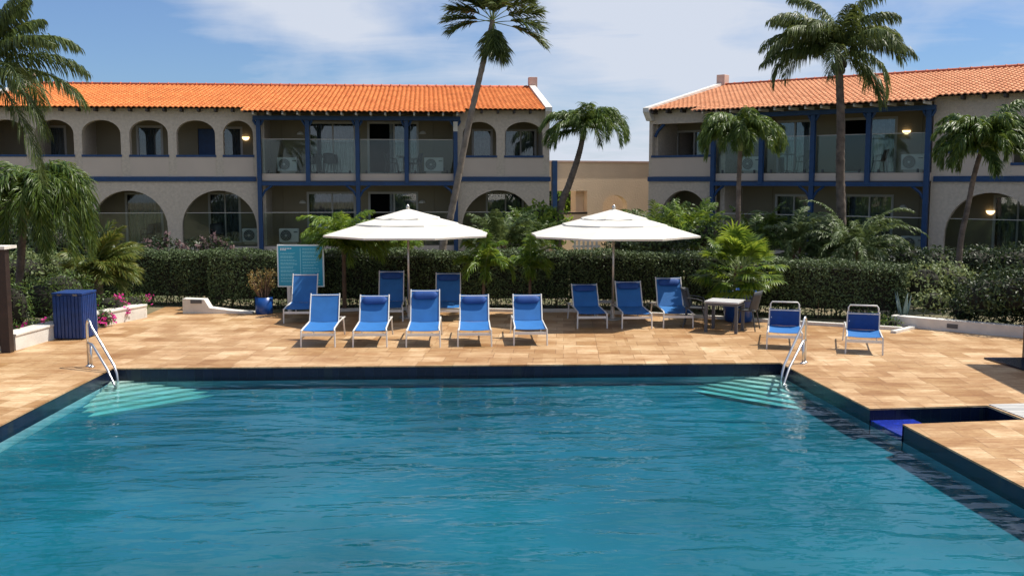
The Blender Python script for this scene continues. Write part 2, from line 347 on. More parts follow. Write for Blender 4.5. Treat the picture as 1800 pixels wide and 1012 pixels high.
def np_mesh(name, verts, k, m, parent=None):
    """verts (n*k,3): n separate k-gons"""
    verts = np.asarray(verts, dtype=np.float32).reshape(-1, 3); n = len(verts)//k
    me = bpy.data.meshes.new(name); me.vertices.add(n*k); me.vertices.foreach_set('co', verts.ravel())
    me.loops.add(n*k); me.loops.foreach_set('vertex_index', np.arange(n*k, dtype=np.int32))
    me.polygons.add(n); me.polygons.foreach_set('loop_start', np.arange(0, n*k, k, dtype=np.int32))
    me.update(calc_edges=True); me.materials.append(M[m])
    o = bpy.data.objects.new(name, me); C.objects.link(o); o.parent = parent
    return o
def leaves(pts, nrm, size, aspect=.5, jitter=.9):
    n = len(pts); d = rng.normal(size=(n, 3)); nn = nrm+jitter*rng.normal(size=(n, 3)); nn /= np.linalg.norm(nn, axis=1)[:, None]
    u = np.cross(nn, d); u /= np.linalg.norm(u, axis=1)[:, None]; v = np.cross(nn, u)
    s = size*rng.uniform(.6, 1.3, size=(n, 1)); u = u*s; v = v*s*aspect
    return np.stack([pts-u, pts+v*.9, pts+u, pts-v*.9], 1).reshape(-1, 3)
# ------------------------------------------------------------------ ground, deck, pool
POOL = [(-6.84, 16.77), (-6.80, 15.2), (-6.72, 12.5), (-6.62, 8), (-6.5, 2), (6.0, 2), (5.75, 5), (5.37, 10.16), (5.15, 12.86), (5.04, 13.75), (4.86, 15.6), (4.72, 17.30)]
CHAN = [(5.15, 12.86), (6.88, 13.11), (6.79, 13.96), (5.04, 13.75)]
i0 = POOL.index((5.15, 12.86))
HOLE = POOL[:i0+1]+[CHAN[1], CHAN[2]]+POOL[i0+1:]
back = [G(*p) for p in ((345, 541), (350, 551), (445, 551), (520, 548), (600, 548), (800, 547), (1000, 548), (1200, 556), (1340, 566), (1480, 574), (1597, 582), (1570, 573), (1800, 594.5))]
DECK = [(-9.45, 18.3), (-9.3, 19.6), (-9.0, 21.8), (-8.54, 23.07), (-8.7, 23.3), (-8.8, 25.2)]+[(p.x, p.y) for p in back]+[(14, 17.6), (16, -6), (-15, -6), (-15, 17.2)]
DECK = DECK[::-1]
gnd = MB().prism([(-400, -60), (400, -60), (400, 900), (-400, 900)], -.10, -.004, [[(-8, 0), (7.6, 0), (7.6, 18.6), (-8, 18.6)]]).build('ground', 'ground'); tag(gnd, kind='structure')
dk = MB().prism(DECK, -.022, 0, [HOLE[::-1]]).build('pool_deck', 'deck'); tag(dk, kind='structure')
# basin walls: navy tile band then plaster
def offs(poly, d):
    c = Vector((sum(p[0] for p in poly)/len(poly), sum(p[1] for p in poly)/len(poly)))
    out = []
    n = len(poly)
    for i, p in enumerate(poly):
        a = Vector(poly[i-1]); b_ = Vector(p); c_ = Vector(poly[(i+1) % n])
        e1 = (b_-a).normalized(); e2 = (c_-b_).normalized(); n1 = Vector((-e1.y, e1.x)); n2 = Vector((-e2.y, e2.x)); m_ = (n1+n2)
        m_ = m_/max(.3, m_.dot(n1)); out.append((b_.x+m_.x*d, b_.y+m_.y*d))
    return out
def area(p): return sum(p[i-1][0]*p[i][1]-p[i][0]*p[i-1][1] for i in range(len(p)))
if area(POOL) < 0: sgn = 1
else: sgn = -1
def strip(poly, z0, z1, name, m, skip=()):
    mb = MB(); n = len(poly)
    for i in range(n):
        if i in skip: continue
        a, b_ = poly[i], poly[(i+1) % n]
        d = Vector((b_[0]-a[0], b_[1]-a[1])).normalized(); nn = Vector((-d.y, d.x))*sgn*.06
        mb.add([(a[0], a[1], z0), (b_[0], b_[1], z0), (b_[0], b_[1], z1), (a[0], a[1], z1), (a[0]+nn.x, a[1]+nn.y, z0), (b_[0]+nn.x, b_[1]+nn.y, z0), (b_[0]+nn.x, b_[1]+nn.y, z1), (a[0]+nn.x, a[1]+nn.y, z1)],
               [(0, 1, 2, 3), (7, 6, 5, 4), (3, 2, 6, 7), (0, 4, 5, 1)])
    return mb.build(name, m)
WOFF = .012   # tile line stands just back of the coping
TL = offs(POOL, sgn*WOFF)
tag(strip(TL, -.24, -.023, 'pool_tile_wall', 'navytile', (i0,)), kind='structure')
tag(strip(TL, -.9, -.242, 'pool_wall', 'lightened_wallplaster'), kind='structure')
fl = MB()
nx_, ny_ = 2, 12
for j in range(ny_):
    y0 = 1+j*16.6/ny_; y1 = 1+(j+1)*16.6/ny_
    zf = lambda y: -.48
    fl.add([(-8, y0, zf(y0)), (7.5, y0, zf(y0)), (7.5, y1, zf(y1)), (-8, y1, zf(y1))], [(0, 1, 2, 3)])
tag(fl.build('pool_floor', 'plaster'), kind='structure')
# corner steps and ledge
mb = MB()
for k in range(7):
    z = -.215-.036*k; Lk = (-6.80+.01*k, 16.74-.27*(k+1)); Rk = (-6.42+.27*k, 16.86)
    cx = (-6.86, 16.80)
    mb.prism([cx, Lk, Rk], -.75, z-.0001*k)
tag(mb.build('pool_steps', 'steps'), kind='structure')
mb = MB()
for k in range(7):
    z = -.215-.036*k; Rk = (4.78, 17.26-.27*(k+1)); Lk = (4.35-.25*k, 17.24)
    mb.prism([(4.80, 17.32), Lk, Rk], -.75, z-.0001*k)
o = mb.build('pool_steps', 'steps'); tag(o, kind='structure')
rings = [(offs(POOL, sgn*-q) if q else POOL, z) for q, z in ((0, -.36), (.12, -.40), (.26, -.435), (.42, -.462), (.6, -.485))]  # sloped floor edge, added to narrow and soften the walls' shadow
nP = len(POOL)
for nm_, mt_, rr_ in (('added_pool_cove', 'plaster', rings[:4]), ('pool_floor_edge', 'plaster', rings[3:])):
    cv_ = MB()
    for (pa_, za), (pb_, zb) in zip(rr_, rr_[1:]):
        for i in range(nP):
            k = (i+1) % nP
            cv_.add([(*pa_[i], za), (*pa_[k], za), (*pb_[k], zb), (*pb_[i], zb)], [(0, 1, 2, 3)])
    tag(cv_.build(nm_, mt_, None, True), kind='structure')
# water body
WP = offs(POOL, sgn*.035)
wat = MB().prism(WP, -1.2, -.18).build('water', 'water'); tag(wat, kind='structure')
# spill channel
mb = MB()
def vwall(mb, a, b_, z0, z1):
    mb.add([(a[0], a[1], z0), (b_[0], b_[1], z0), (b_[0], b_[1], z1), (a[0], a[1], z1)], [(0, 1, 2, 3)])
for a, b_ in ((CHAN[0], CHAN[1]), (CHAN[1], CHAN[2]), (CHAN[2], CHAN[3])): vwall(mb, a, b_, -1.1, -.023)
mb.add([(5.4, 12.8, -1.0), (7, 13, -1.0), (6.9, 14.1, -1.0), (5.3, 13.8, -1.0)], [(0, 1, 2, 3)])
mb.add([(5.78, 12.95, -1.1), (5.68, 13.83, -1.1), (5.68, 13.83, -.17), (5.78, 12.95, -.17)], [(0, 1, 2, 3)])
tag(mb.build('spill_channel', 'navytile'), kind='structure')
mb = MB(); mb.prism([(5.165, 12.87), (5.78, 12.95), (5.68, 13.83), (5.055, 13.745)], -.3, -.165)
tag(mb.build('spillway_floor', 'bluetile'), kind='structure')
mb = MB(); mb.prism([(6.93, 13.05), (9, 13.35), (9, 14.25), (6.82, 13.98)], -.02, .012)
tag(mb.build('channel_cover', 'boards'), 'grey weathered board cover beside the narrow dark channel', 'cover')
# ------------------------------------------------------------------ buildings
def arch_pts(x0, x1, z0, zs, zt, n=14):
    c = (x0+x1)/2; r = (x1-x0)/2
    return [(x0, z0)]+[(c-r*math.cos(math.pi*i/n), zs+(zt-zs)*math.sin(math.pi*i/n)) for i in range(n+1)]+[(x1, z0)]
SL = 1.4/6.4
def build_hotel(name, loc, ang, spec, label, roofm, rp_):
    root = empty(name, loc, ang, label, 'hotel building', 'two storey hotel buildings')
    X0, X1 = spec['x0'], spec['x1']; c0, c1 = spec['c0'], spec['c1']; posts = spec['posts']
    # arcade walls (left and right of balcony block)
    for (a, b_) in ((X0, c0), (c1, X1)):
        holes = [arch_pts(x0, x1, 4.18, 5.02, 5.55) for x0, x1 in spec['up'] if a < x0 < b_]
        holes += [[(x0, z0), (x0, z1), (x1, z1), (x1, z0)] for x0, x1, z0, z1 in spec['rects'] if a < x0 < b_]
        holes += [arch_pts(x0, x1, .5, 1.27, 2.77, 20) for x0, x1 in spec['big'] if a < x0 < b_]
        wl = MB().wall([(a, 0), (b_, 0), (b_, 6.02), (a, 6.02)], 0, .28, holes).build('wall', 'stucco', root)
    for x0, x1 in spec['up']:
        if x0 > X0: MB().box(x0-.03, x1+.03, -.035, .20, 4.10, 4.185).build('sill', 'navy', root)
        MB().box(x0+.0, x1-.0, -.012, .0-.002, 3.33, 4.095).build('spandrel_panel', 'smooth', root)
    for x0, x1, z0, z1 in spec['rects']:
        MB().box(x0-.03, x1+.03, -.035, .20, z0-.08, z0+.01).build('sill', 'navy', root)
        MB().box(x0, x1, -.012, -.002, 3.33, z0-.085).build('spandrel_panel', 'smooth', root)
    for (a, b_) in ((X0-.02, c0-.09), (c1+.09, X1+.05)):
        MB().box(a, b_, -.06, -.001, 3.13, 3.32).build('band', 'navy', root)
    # back wall, floors, end walls, partitions
    bw = MB()
    D0 = 1.9
    holes = [[(d[0], d[2]), (d[0], d[3]), (d[1], d[3]), (d[1], d[2])] for d in spec['doors']]
    bw.wall([(X0+.1, .4), (X1-.1, .4), (X1-.1, 6.2), (X0+.1, 6.2)], D0, D0+.12, holes)
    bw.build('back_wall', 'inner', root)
    ew = MB()
    ew.box(X0, X0+.26, .28, 12.6, 0, 6.0); ew.box(X1-.26, X1, .28, 12.6, 0, 6.0); ew.box(X0+.26, X1-.26, 12.3, 12.6, 0, 6.0)
    ew.build('end_wall', 'stucco', root)
    for x in spec['parts']:
        MB().box(x-.1, x+.1, .281, D0, .521, 3.119).build('partition_wall', 'stucco', root); MB().box(x-.1, x+.1, .281, D0, 3.441, 5.929).build('partition_wall', 'stucco', root)
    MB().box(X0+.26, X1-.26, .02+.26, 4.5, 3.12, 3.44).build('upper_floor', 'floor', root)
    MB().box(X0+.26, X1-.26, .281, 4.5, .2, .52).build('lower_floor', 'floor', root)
    MB().box(c0, c1, -.15, .28, 3.16, 3.442).build('balcony_edge', 'smooth', root)
    MB().box(c0, c1, -.15, .28, .05, .522).build('terrace_edge', 'smooth', root)
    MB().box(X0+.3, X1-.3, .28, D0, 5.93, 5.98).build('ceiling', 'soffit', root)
    # rooms behind doors: floor-to-ceiling shell so panes look into a room
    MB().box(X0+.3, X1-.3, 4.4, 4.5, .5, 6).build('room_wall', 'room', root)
    # doors
    for d in spec['doors']:
        x0, x1, z0, z1, kind = d[:5]
        if kind == 'blue':
            dd = MB().box(x0+.02, x1-.02, D0+.03, D0+.08, z0, z1-.02).build('door', 'navy', root); continue
        fr = MB(); t_ = .06
        fr.box(x0-.07, x0+.02, D0-.03, D0+.05, z0, z1+.07); fr.box(x1-.02, x1+.07, D0-.03, D0+.05, z0, z1+.07); fr.box(x0+.02, x1-.02, D0-.03, D0+.05, z1-.02, z1+.07)
        fr.box(x0+.02, x1-.02, D0-.03, D0+.05, z0, z0+.05)
        xm = x0+(x1-x0)*.52
        if kind != 'single': fr.box(xm-.03, xm+.03, D0-.02, D0+.06, z0+.05, z1-.02)
        f = fr.build('sliding_door', 'frame', root)
        op = (kind == 'open')
        MB().box(xm if op else x0+.02, x1-.02, D0+.025, D0+.032, z0+.05, z1-.02).build('pane', 'pane', f)
        # curtain: pleated sheet
        for (ca, cb) in (((x0+(x1-x0)*.42, x1-.05),) if op else ((x0+.05, x1-.05),)):
            n = int((cb-ca)/.025); vs = []; yy = D0+.22
            for i in range(n+1):
                xx = ca+(cb-ca)*i/n; q = yy+.035*math.sin(i*1.15+.6*math.sin(i*.37))
                vs += [(xx, q, z0+.02), (xx, q, z1)]
            MB().add(vs, [(2*i, 2*i+2, 2*i+3, 2*i+1) for i in range(n)]).build('curtain', 'curtain', f, True)
    # posts, beams, braces
    for i, x in enumerate(posts):
        full = i % 2 == 0
        z0 = .06 if full else 3.02
        MB().box(x-.085, x+.085, -.32, -.155, z0, 5.56).build('post', 'navy', root, bevel=.008)
        cap = MB()
        for s in (-1, 1):
            cap.tube([(x+s*.08, -.24, 5.36), (x+s*.16, -.24, 5.50), (x+s*.20, -.24, 5.575)], [.05, .06, .05], 6)
        cap.build('post_bracket', 'navy', root)
        if full:
            for s in (-1, 1):
                xx = x+s*.45
                if xx < c0-.05 or xx > c1+.05: continue
                MB().tube([(x+s*.06, -.235, 2.52), (x+s*.2, -.235, 2.76), (x+s*.48, -.235, 2.97)], .05, 6).build('brace', 'navy', root)
    MB().box(c0-.12, c1+.12, -.34, -.14, 5.565, 5.73).build('beam', 'navy', root)
    MB().box(c0+.0, c1-.0, -.30, -.152, 2.965, 3.125).build('beam', 'navy', root)
    # glass rails between posts
    for (za, zb, seq) in ((3.46, 4.80, posts), (.55, 1.87, [posts[0], posts[2], posts[4]])):
        for a, b_ in zip(seq, seq[1:]):
            g = MB().box(a+.10, b_-.10, -.10, -.088, za, zb).build('glass_panel', 'glass', root)
            MB().box(a+.09, b_-.09, -.108, -.080, zb+.001, zb+.028).build('handrail', 'frame', g)
            cl = MB()
            for q in (.17, .83):
                xx = a+(b_-a)*q; cl.box(xx-.03, xx+.03, -.13, -.06, za-.01, za+.12)
            cl.build('clamp', 'acdark', g)
    for x0, x1 in spec['big']:
        g = MB().box(x0+.02, x1-.02, .14, .152, .55, 1.86).build('glass_panel', 'glass', root)
        MB().box(x0+.01, x1-.01, .13, .16, 1.862, 1.885).build('handrail', 'frame', g)
    # roof: corrugated clay tiles in stepped courses
    ridge_y = 6.2; eave = -.42
    def slope_z(y): return 6.0+(y+.42)*SL
    def roof_sheet(xa, xb, ya, yb, nm):
        per = .2; nn = max(4, int((xb-xa)/per*6)); rows = max(1, round((yb-ya)/.37)); vs = []; fs = []; w_ = nn+1
        for j in range(rows):
            y0 = ya+(yb-ya)*j/rows; y1 = ya+(yb-ya)*(j+1)/rows+.02
            for (y, dz) in ((y0, .028), (y1, 0.)):
                for i in range(w_):
                    x = xa+(xb-xa)*i/nn; ph = (x/per) % 1
                    h = .060*abs(math.sin(math.pi*ph))**.8
                    vs.append((x, y, slope_z(y)+h+dz))
            b0 = len(vs)-2*w_
            fs += [(b0+i, b0+i+1, b0+w_+i+1, b0+w_+i) for i in range(nn)]
            # front lip of each course
            lb = len(vs)
            for i in range(w_):
                x, y, z = vs[b0+i]; vs.append((x, y+.002, z-(.04 if j else .035)))
            fs += [(lb+i, lb+i+1, b0+i+1, b0+i) for i in range(nn)]
        return vs, fs
    rf = MB(); rf.add(*roof_sheet(X0+.12, X1-.2, eave, ridge_y, 'r'))
    e2 = -1.22
    rf.add(*roof_sheet(c0-.42, c1+.30, e2, eave-.001, 'r2'))
    roof = rf.build('roof', roofm, root, True)
    # underside boards + back slope
    ub = MB()
    ub.add([(X0+.1, eave+.04, 5.985), (X1-.1, eave+.04, 5.985), (X1-.1, ridge_y, slope_z(ridge_y)-.05), (X0+.1, ridge_y, slope_z(ridge_y)-.05),
            (X1-.1, 12.9, 5.98), (X0+.1, 12.9, 5.98)], [(0, 1, 2, 3), (3, 2, 4, 5)])
    zz_ = slope_z(e2)
    ub.add([(c0-.38, e2+.04, zz_-.03), (c1+.26, e2+.04, zz_-.03), (c1+.26, eave+.05, zz_+.11), (c0-.38, eave+.05, zz_+.11)], [(0, 1, 2, 3)])
    ub.build('roof_underside', 'rafter', root)
    rb = MB(); rb.tube([(X0+.2, ridge_y, slope_z(ridge_y)+.03), (X1-.2, ridge_y, slope_z(ridge_y)+.03)], .11, 10)
    n_ = int((X1-X0)/.42)
    for i in range(n_):
        x = X0+.3+i*.42; rb.tube([(x, ridge_y, slope_z(ridge_y)+.035), (x+.05, ridge_y, slope_z(ridge_y)+.035)], .125, 10)
    rb.build('ridge_tiles', 'ridge', roof, True)
    # rafter tails
    x = X0+.35
    while x < X1-.3:
        if c0-.5 < x < c1+.4: pass
        else: MB().box(x-.04, x+.04, eave+.03, -.002, 5.87, 5.99).build('rafter_tail', 'rafter', root)
        x += .66
    nrt = 14
    for i in range(nrt+1):
        x = c0+.02+(c1-c0-.04)*i/nrt
        MB().box(x-.035, x+.035, e2+.10, -.35, 5.735, 5.84).build('rafter_tail', 'white' , root)
    # gable parapets
    for x, s in ((X0, 1), (X1, -1)):
        if not spec['gable'][0 if s == 1 else 1]: continue
        a, b_ = (x-.05, x+.22) if s == 1 else (x-.22, x+.05)
        pp = MB()
        prof = [(eave+.25, 5.6), (eave-.03, 5.95), (eave-.03, 6.12), (ridge_y, slope_z(ridge_y)+.17), (12.8, 6.1), (12.8, 5.6)]
        n_ = len(prof)
        pp.add([(a, y, z) for y, z in prof]+[(b_, y, z) for y, z in prof], [tuple(range(n_)), tuple(range(2*n_-1, n_-1, -1))]+[(i, (i+1) % n_, n_+(i+1) % n_, n_+i) for i in range(n_)])
        pp.build('gable_parapet', 'white', root)
        MB().box(a-.03, b_+.10, ridge_y-.16, ridge_y+.3, slope_z(ridge_y)+.0, slope_z(ridge_y)+.52).build('chimney', 'pinkwall', root, bevel=.01)
    # wall lamps
    for x, z, lit in spec['lamps']:
        mb = MB(); n = 12; vs = []; rr = .15
        for i in range(5):
            ph = math.pi/2*i/4
            for j in range(n+1):
                th = math.pi*j/n
                vs.append((x+rr*math.cos(ph)*math.cos(th), D0-.01-rr*.7*math.cos(ph)*math.sin(th), z-rr*.95*math.sin(ph)*(1 if lit else -1)))
        fs = [(i*(n+1)+j, i*(n+1)+j+1, (i+1)*(n+1)+j+1, (i+1)*(n+1)+j) for i in range(4) for j in range(n)]+[tuple(range(n+1))]
        mb.add(vs, fs); mb.build('wall_lamp', 'lamp' if lit else 'lampoff', root, True)
    if spec.get('pipe') is not None:
        x = spec['pipe']; MB().box(x-.087, x+.087, -.324, -.150, 5.14, 5.53).build('post_wrap', 'white', root)
    cond = MB()
    for x in spec['conduits']:
        cond.tube([(x, D0-.02, .55), (x, D0-.02, 2.9)], .018, 6); cond.tube([(x, D0-.02, 3.46), (x, D0-.02, 5.8)], .018, 6)
    cond.build('conduit', 'inner', root)
    return root
M['pinkwall'] = mat('pinkish_render', (.62, .42, .34), .85, .1, 3, .2, 30)
specL = dict(x0=-21.4, x1=1.55, c0=-10.24, c1=-2.24, posts=[-10.16, -8.24, -6.26, -4.30, -2.32],
             up=[(-20.70, -19.22), (-18.86, -17.38), (-17.07, -15.58), (-15.24, -13.75), (-13.42, -11.91), (-11.60, -10.42), (-2.02, -.64), (-.29, 1.27)],
             rects=[], big=[(-20.2, -17.3), (-16.87, -13.88), (-13.32, -10.36), (-2.05, .95)],
             parts=[-19.05, -15.42-1.8, -10.12, -2.28],
             doors=[(-8.39, -6.54, 3.46, 5.56, 'two'), (-5.92, -3.89, 3.46, 5.57, 'open'), (-8.5, -6.59, .55, 2.62, 'two'), (-5.92, -3.94, .55, 2.62, 'open'),
                    (-11.95, -11.24, 3.46, 5.33, 'single'), (-13.01, -12.2, 3.46, 5.32, 'blue'), (-15.43, -14.49, 3.46, 5.36, 'single'), (-19.31, -18.38, 3.46, 5.35, 'single'),
                    (-.13, 1.14, 3.46, 5.28, 'two'), (-1.5, -.74, 3.46, 5.28, 'single'), (-12.6, -11.4, .55, 2.6, 'two'), (-16.0, -14.6, .55, 2.6, 'single'), (-.9, .6, .55, 2.6, 'two')],
             gable=(True, True), lamps=[(-8.78, 5.08, False), (-3.65, 5.12, False), (-8.75, 2.2, False), (-3.7, 2.2, False), (-11.04, 4.98, True)],
             pipe=-2.32, conduits=[-9.55, -3.2])
hL = build_hotel('hotel_building', (0, 41.2, 0), R(4.8), specL, 'long two storey hotel with bright orange tile roof, left of the gap', 'roofL', None)
specR = dict(x0=-.03, x1=24.0, c0=2.95, c1=11.22, posts=[3.03, 5.05, 7.06, 9.10, 11.14],
             up=[], rects=[(.12, 2.82, 4.18, 5.47), (11.64, 13.26, 4.18, 5.1), (13.75, 16.2, 3.75, 5.2), (17.0, 20.0, 4.18, 5.2)], big=[(.45, 2.86), (11.72, 14.62), (15.4, 18.3)],
             parts=[3.2, 11.0, 14.9],
             doors=[(.26, 1.75, 3.46, 5.2, 'open'), (4.8, 6.09, 3.46, 5.46, 'two'), (7.43, 9.35, 3.46, 5.46, 'open'), (4.79, 6.18, .55, 2.56, 'two'), (7.6, 9.32, .55, 2.58, 'two'), (12.9, 14.3, .55, 2.6, 'two')],
             gable=(True, False), lamps=[(9.75, 5.0, True), (12.75, 4.9, True), (12.75, 2.12, True), (9.75, 2.15, False)],
             conduits=[10.3, 4.6])
hR = build_hotel('hotel_building', (5.7, 41.6, 0), R(-38.5), specR, 'angled two storey hotel with tile roof toned salmon for glare, right of the gap', 'roofR', None)
MB().tube([(.2, .1, 4.95), (.33, .1, 5.2), (.62, .1, 5.46)], .06, 6).build('brace', 'navy', hR)
# linking walkway wall between the two hotels
wl = empty('link_wall', (1.45, 44.5, 0), R(24), 'tan stucco walkway wall linking the two hotels across the gap', 'wall')
L_ = 7.6
MB().wall([(-.6, 0), (L_, 0), (L_, 3.98), (-.6, 3.98)], 0, .35, [[(.1, 1.75), (.1, 2.70), (2.15, 2.70), (2.15, 1.75)], arch_pts(2.95, 4.25, .3, 2.0, 2.5)]).build('wall', 'tan', wl)
MB().wall([(3.8, 0), (L_, 0), (L_, 3.9), (3.8, 3.9)], 2.2, 2.4).build('back_wall', 'tan', wl)
MB().box(-.6, L_, -.05, .42, 3.98, 4.05).build('coping', 'pinkwall', wl)
MB().box(.33, .55, -.16, -.003, .1, 4.05).build('post', 'navy', wl)
MB().box(-.5, .1, 1.0, 1.12, .1, 2.7).build('post', 'navy', wl)
MB().box(1.75, 2.15, .36, .85, .1, 2.72).build('pier', 'tan', wl)
MB().box(.1, 2.15, -.03, .37, 1.66, 1.748).build('sill', 'darkwood', wl)
# ------------------------------------------------------------------ balcony furniture
def hl(o, b, rz=0):
    m_ = Matrix.Translation(b.location) @ Matrix.Rotation(b.rotation_euler[2], 4, 'Z')
    return m_ @ Vector(o), b.rotation_euler[2]+rz
def make_ac():
    r = empty('air_conditioner', (0, 0, 0), 0, 'x', 'air conditioner', 'outdoor air conditioner units')
    MB().box(-.4, .4, -.15, .15, .1, .66).build('casing', 'acwhite', r, bevel=.02)
    fan = MB(); fan.lathe([(.0, 0), (.235, 0), (.235, .012), (0, .012)], 28)
    fan.v = [(x-.12, -.152-z, y+.38) for x, y, z in fan.v]; fg = fan.build('fan_grille', 'acdark', r)
    rg = MB()
    for rr in (.07, .12, .17, .225):
        rg.tube([(-.12+rr*math.cos(2*math.pi*i/20), -.170, .38+rr*math.sin(2*math.pi*i/20)) for i in range(21)], .006, 4, False)
    rg.lathe([(.0, 0), (.04, 0), (.04, .02), (0, .02)], 12); rg.v[-48:] = [(x-.12, -.165-z, y+.38) for x, y, z in rg.v[-48:]]
    rg.build('guard', 'acwhite', fg)
    MB().box(.2, .36, -.156, -.1501, .5, .54).build('badge', 'acdark', r)
    ft = MB(); ft.box(-.32, .32, -.1, .1, 0, .1); ft.build('base', 'smooth', r)
    MB().box(.401, .45, -.05, .05, .12, .25).build('valve_cover', 'acdark', r)
    return r
def make_chair(col='chair'):
    r = empty('side_chair', (0, 0, 0), 0, 'x', 'chair')
    s = MB(); s.box(-.22, .22, -.2, .22, .42, .45); s.build('seat', col, r, bevel=.015)
    n = 10; vs = []
    for j in range(5):
        t = j/4; z = .45+.38*t; 
        for i in range(n+1):
            a = -1+2*i/n; vs.append((a*(.24-.02*t), .22+.10*t-.13*a*a, z+.03*(1-a*a)*t))
    m1 = len(vs)
    vs += [(x, y+.02, z) for x, y, z in vs]
    fs = [(j*(n+1)+i, j*(n+1)+i+1, (j+1)*(n+1)+i+1, (j+1)*(n+1)+i) for j in range(4) for i in range(n)]
    fs += [tuple(q+m1 for q in f[::-1]) for f in fs]
    fs += [(4*(n+1)+i, 4*(n+1)+i+1, m1+4*(n+1)+i+1, m1+4*(n+1)+i) for i in range(n)]
    MB().add(vs, fs).build('backrest', col, r, True)
    for sx in (-1, 1):
        MB().tube([(sx*.23, .18, .66), (sx*.26, -.05, .64), (sx*.24, -.16, .60), (sx*.21, -.17, .45)], .014, 6).build('armrest', col, r)
        for sy in (-1, 1):
            MB().tube([(sx*.19, sy*.17, .43), (sx*.25, sy*.25, 0)], [.018, .012], 6).build('leg', col, r)
    return r
def make_bistro():
    r = empty('bistro_table', (0, 0, 0), 0, 'x', 'table')
    MB().lathe([(0, .70), (.31, .70), (.31, .725), (0, .725)], 24).build('tabletop', 'chair', r)
    MB().tube([(0, 0, .05), (0, 0, .70)], .025, 8).build('column', 'chair', r)
    f = MB()
    for a in range(4):
        t = a*math.pi/2+.6; f.tube([(0, 0, .10), (.14*math.cos(t), .14*math.sin(t), .08), (.27*math.cos(t), .27*math.sin(t), .012)], .015, 6)
    f.build('foot', 'chair', r); return r
ac0 = make_ac(); ch0 = make_chair(); bt0 = make_bistro()
first = {}
def put(proto, b, pos, rz, label, group=None):
    key = proto.name.split('.')[0]
    o = proto if key not in first else copy_tree(proto)
    first[key] = 1
    loc, r = hl(pos, b, rz); place(o, loc, r, label)
    if group: o['group'] = group
    return o
UP = 3.45; LO = .53
put(ac0, hL, (-9.2, .9, UP), 0, 'white air conditioner on the upper balcony left bay of the left hotel')
put(ac0, hL, (-3.2, .9, UP), 0, 'white air conditioner on the upper balcony beside the leaning palm trunk')
put(ac0, hL, (-9.2, .9, LO), 0, 'white air conditioner on the ground terrace above the teal sign')
put(ac0, hL, (-10.75, 1.2, LO), 0, 'air conditioner inside the ground floor arch next to the first blue post')
put(ac0, hR, (4.15, .9, UP), 0, 'air conditioner on the right hotel balcony behind the drooping palm fronds')
put(ac0, hR, (10.35, .9, UP), 0, 'air conditioner on the right hotel balcony under a lit wall lamp')
put(ac0, hR, (10.45, .9, LO), 0, 'air conditioner on the ground terrace of the right hotel')
gch = 'dark chairs on the hotel balconies'; gtb = 'small round tables on the hotel balconies'
put(ch0, hL, (-7.5, .9, UP), R(15), 'dark balcony chair seen right of the second blue post, left hotel', gch)
put(ch0, hL, (-8.3, 1.0, UP), R(-70), 'dark balcony chair half hidden behind the second blue post, left hotel', gch)
put(ch0, hL, (-4.95, .9, UP), R(80), 'dark balcony chair left of the fourth blue post, left hotel', gch)
put(ch0, hL, (-3.95, .9, UP), R(-75), 'dark balcony chair right of the fourth blue post, left hotel', gch)
put(ch0, hR, (6.2, .9, UP), R(-80), 'dark balcony chair left of the middle blue post, right hotel', gch)
put(ch0, hR, (9.1, 1.0, UP), R(-60), 'dark balcony chair behind the fourth blue post, right hotel', gch)
put(ch0, hL, (-12.2, 1.2, LO), R(30), 'dark chair inside the ground floor arch nearest the blue posts, left hotel', gch)
put(ch0, hL, (-15.0, 1.2, LO), R(-40), 'dark chair inside the second ground floor arch, left hotel', gch)
put(bt0, hL, (-7.95, .8, UP), 0, 'dark round balcony table behind the second blue post, left hotel', gtb)
put(bt0, hL, (-4.45, .8, UP), 0, 'dark round balcony table behind the fourth blue post, left hotel', gtb)
put(bt0, hR, (5.65, .8, UP), 0, 'dark round balcony table between two palms, right hotel', gtb)
# white reclined lounge chair on left terrace
r = empty('lounge_chair', *hl((-7.95, .7, LO), hL, R(160)), 'white reclining chair on the ground terrace of the left hotel', 'chair')
MB().add([(-.28, 0, .35), (.28, 0, .35), (.28, .6, .33), (-.28, .6, .33), (-.28, .6, .36), (.28, 0, .38), (-.28, 0, .38), (.28, .6, .36)], [(0, 1, 2, 3), (6, 5, 7, 4), (0, 1, 5, 6)]).build('seat', 'lframe', r)
MB().box(-.28, .28, 0, .03, 0, .75, Matrix.Translation((0, 0, .36)) @ Matrix.Rotation(R(30), 4, 'X')).build('backrest', 'lframe', r)
for sx in (-.26, .26):
    for y in (.02, .55): MB().tube([(sx, y, 0), (sx, y, .35)], .015, 6).build('leg', 'lframe', r)
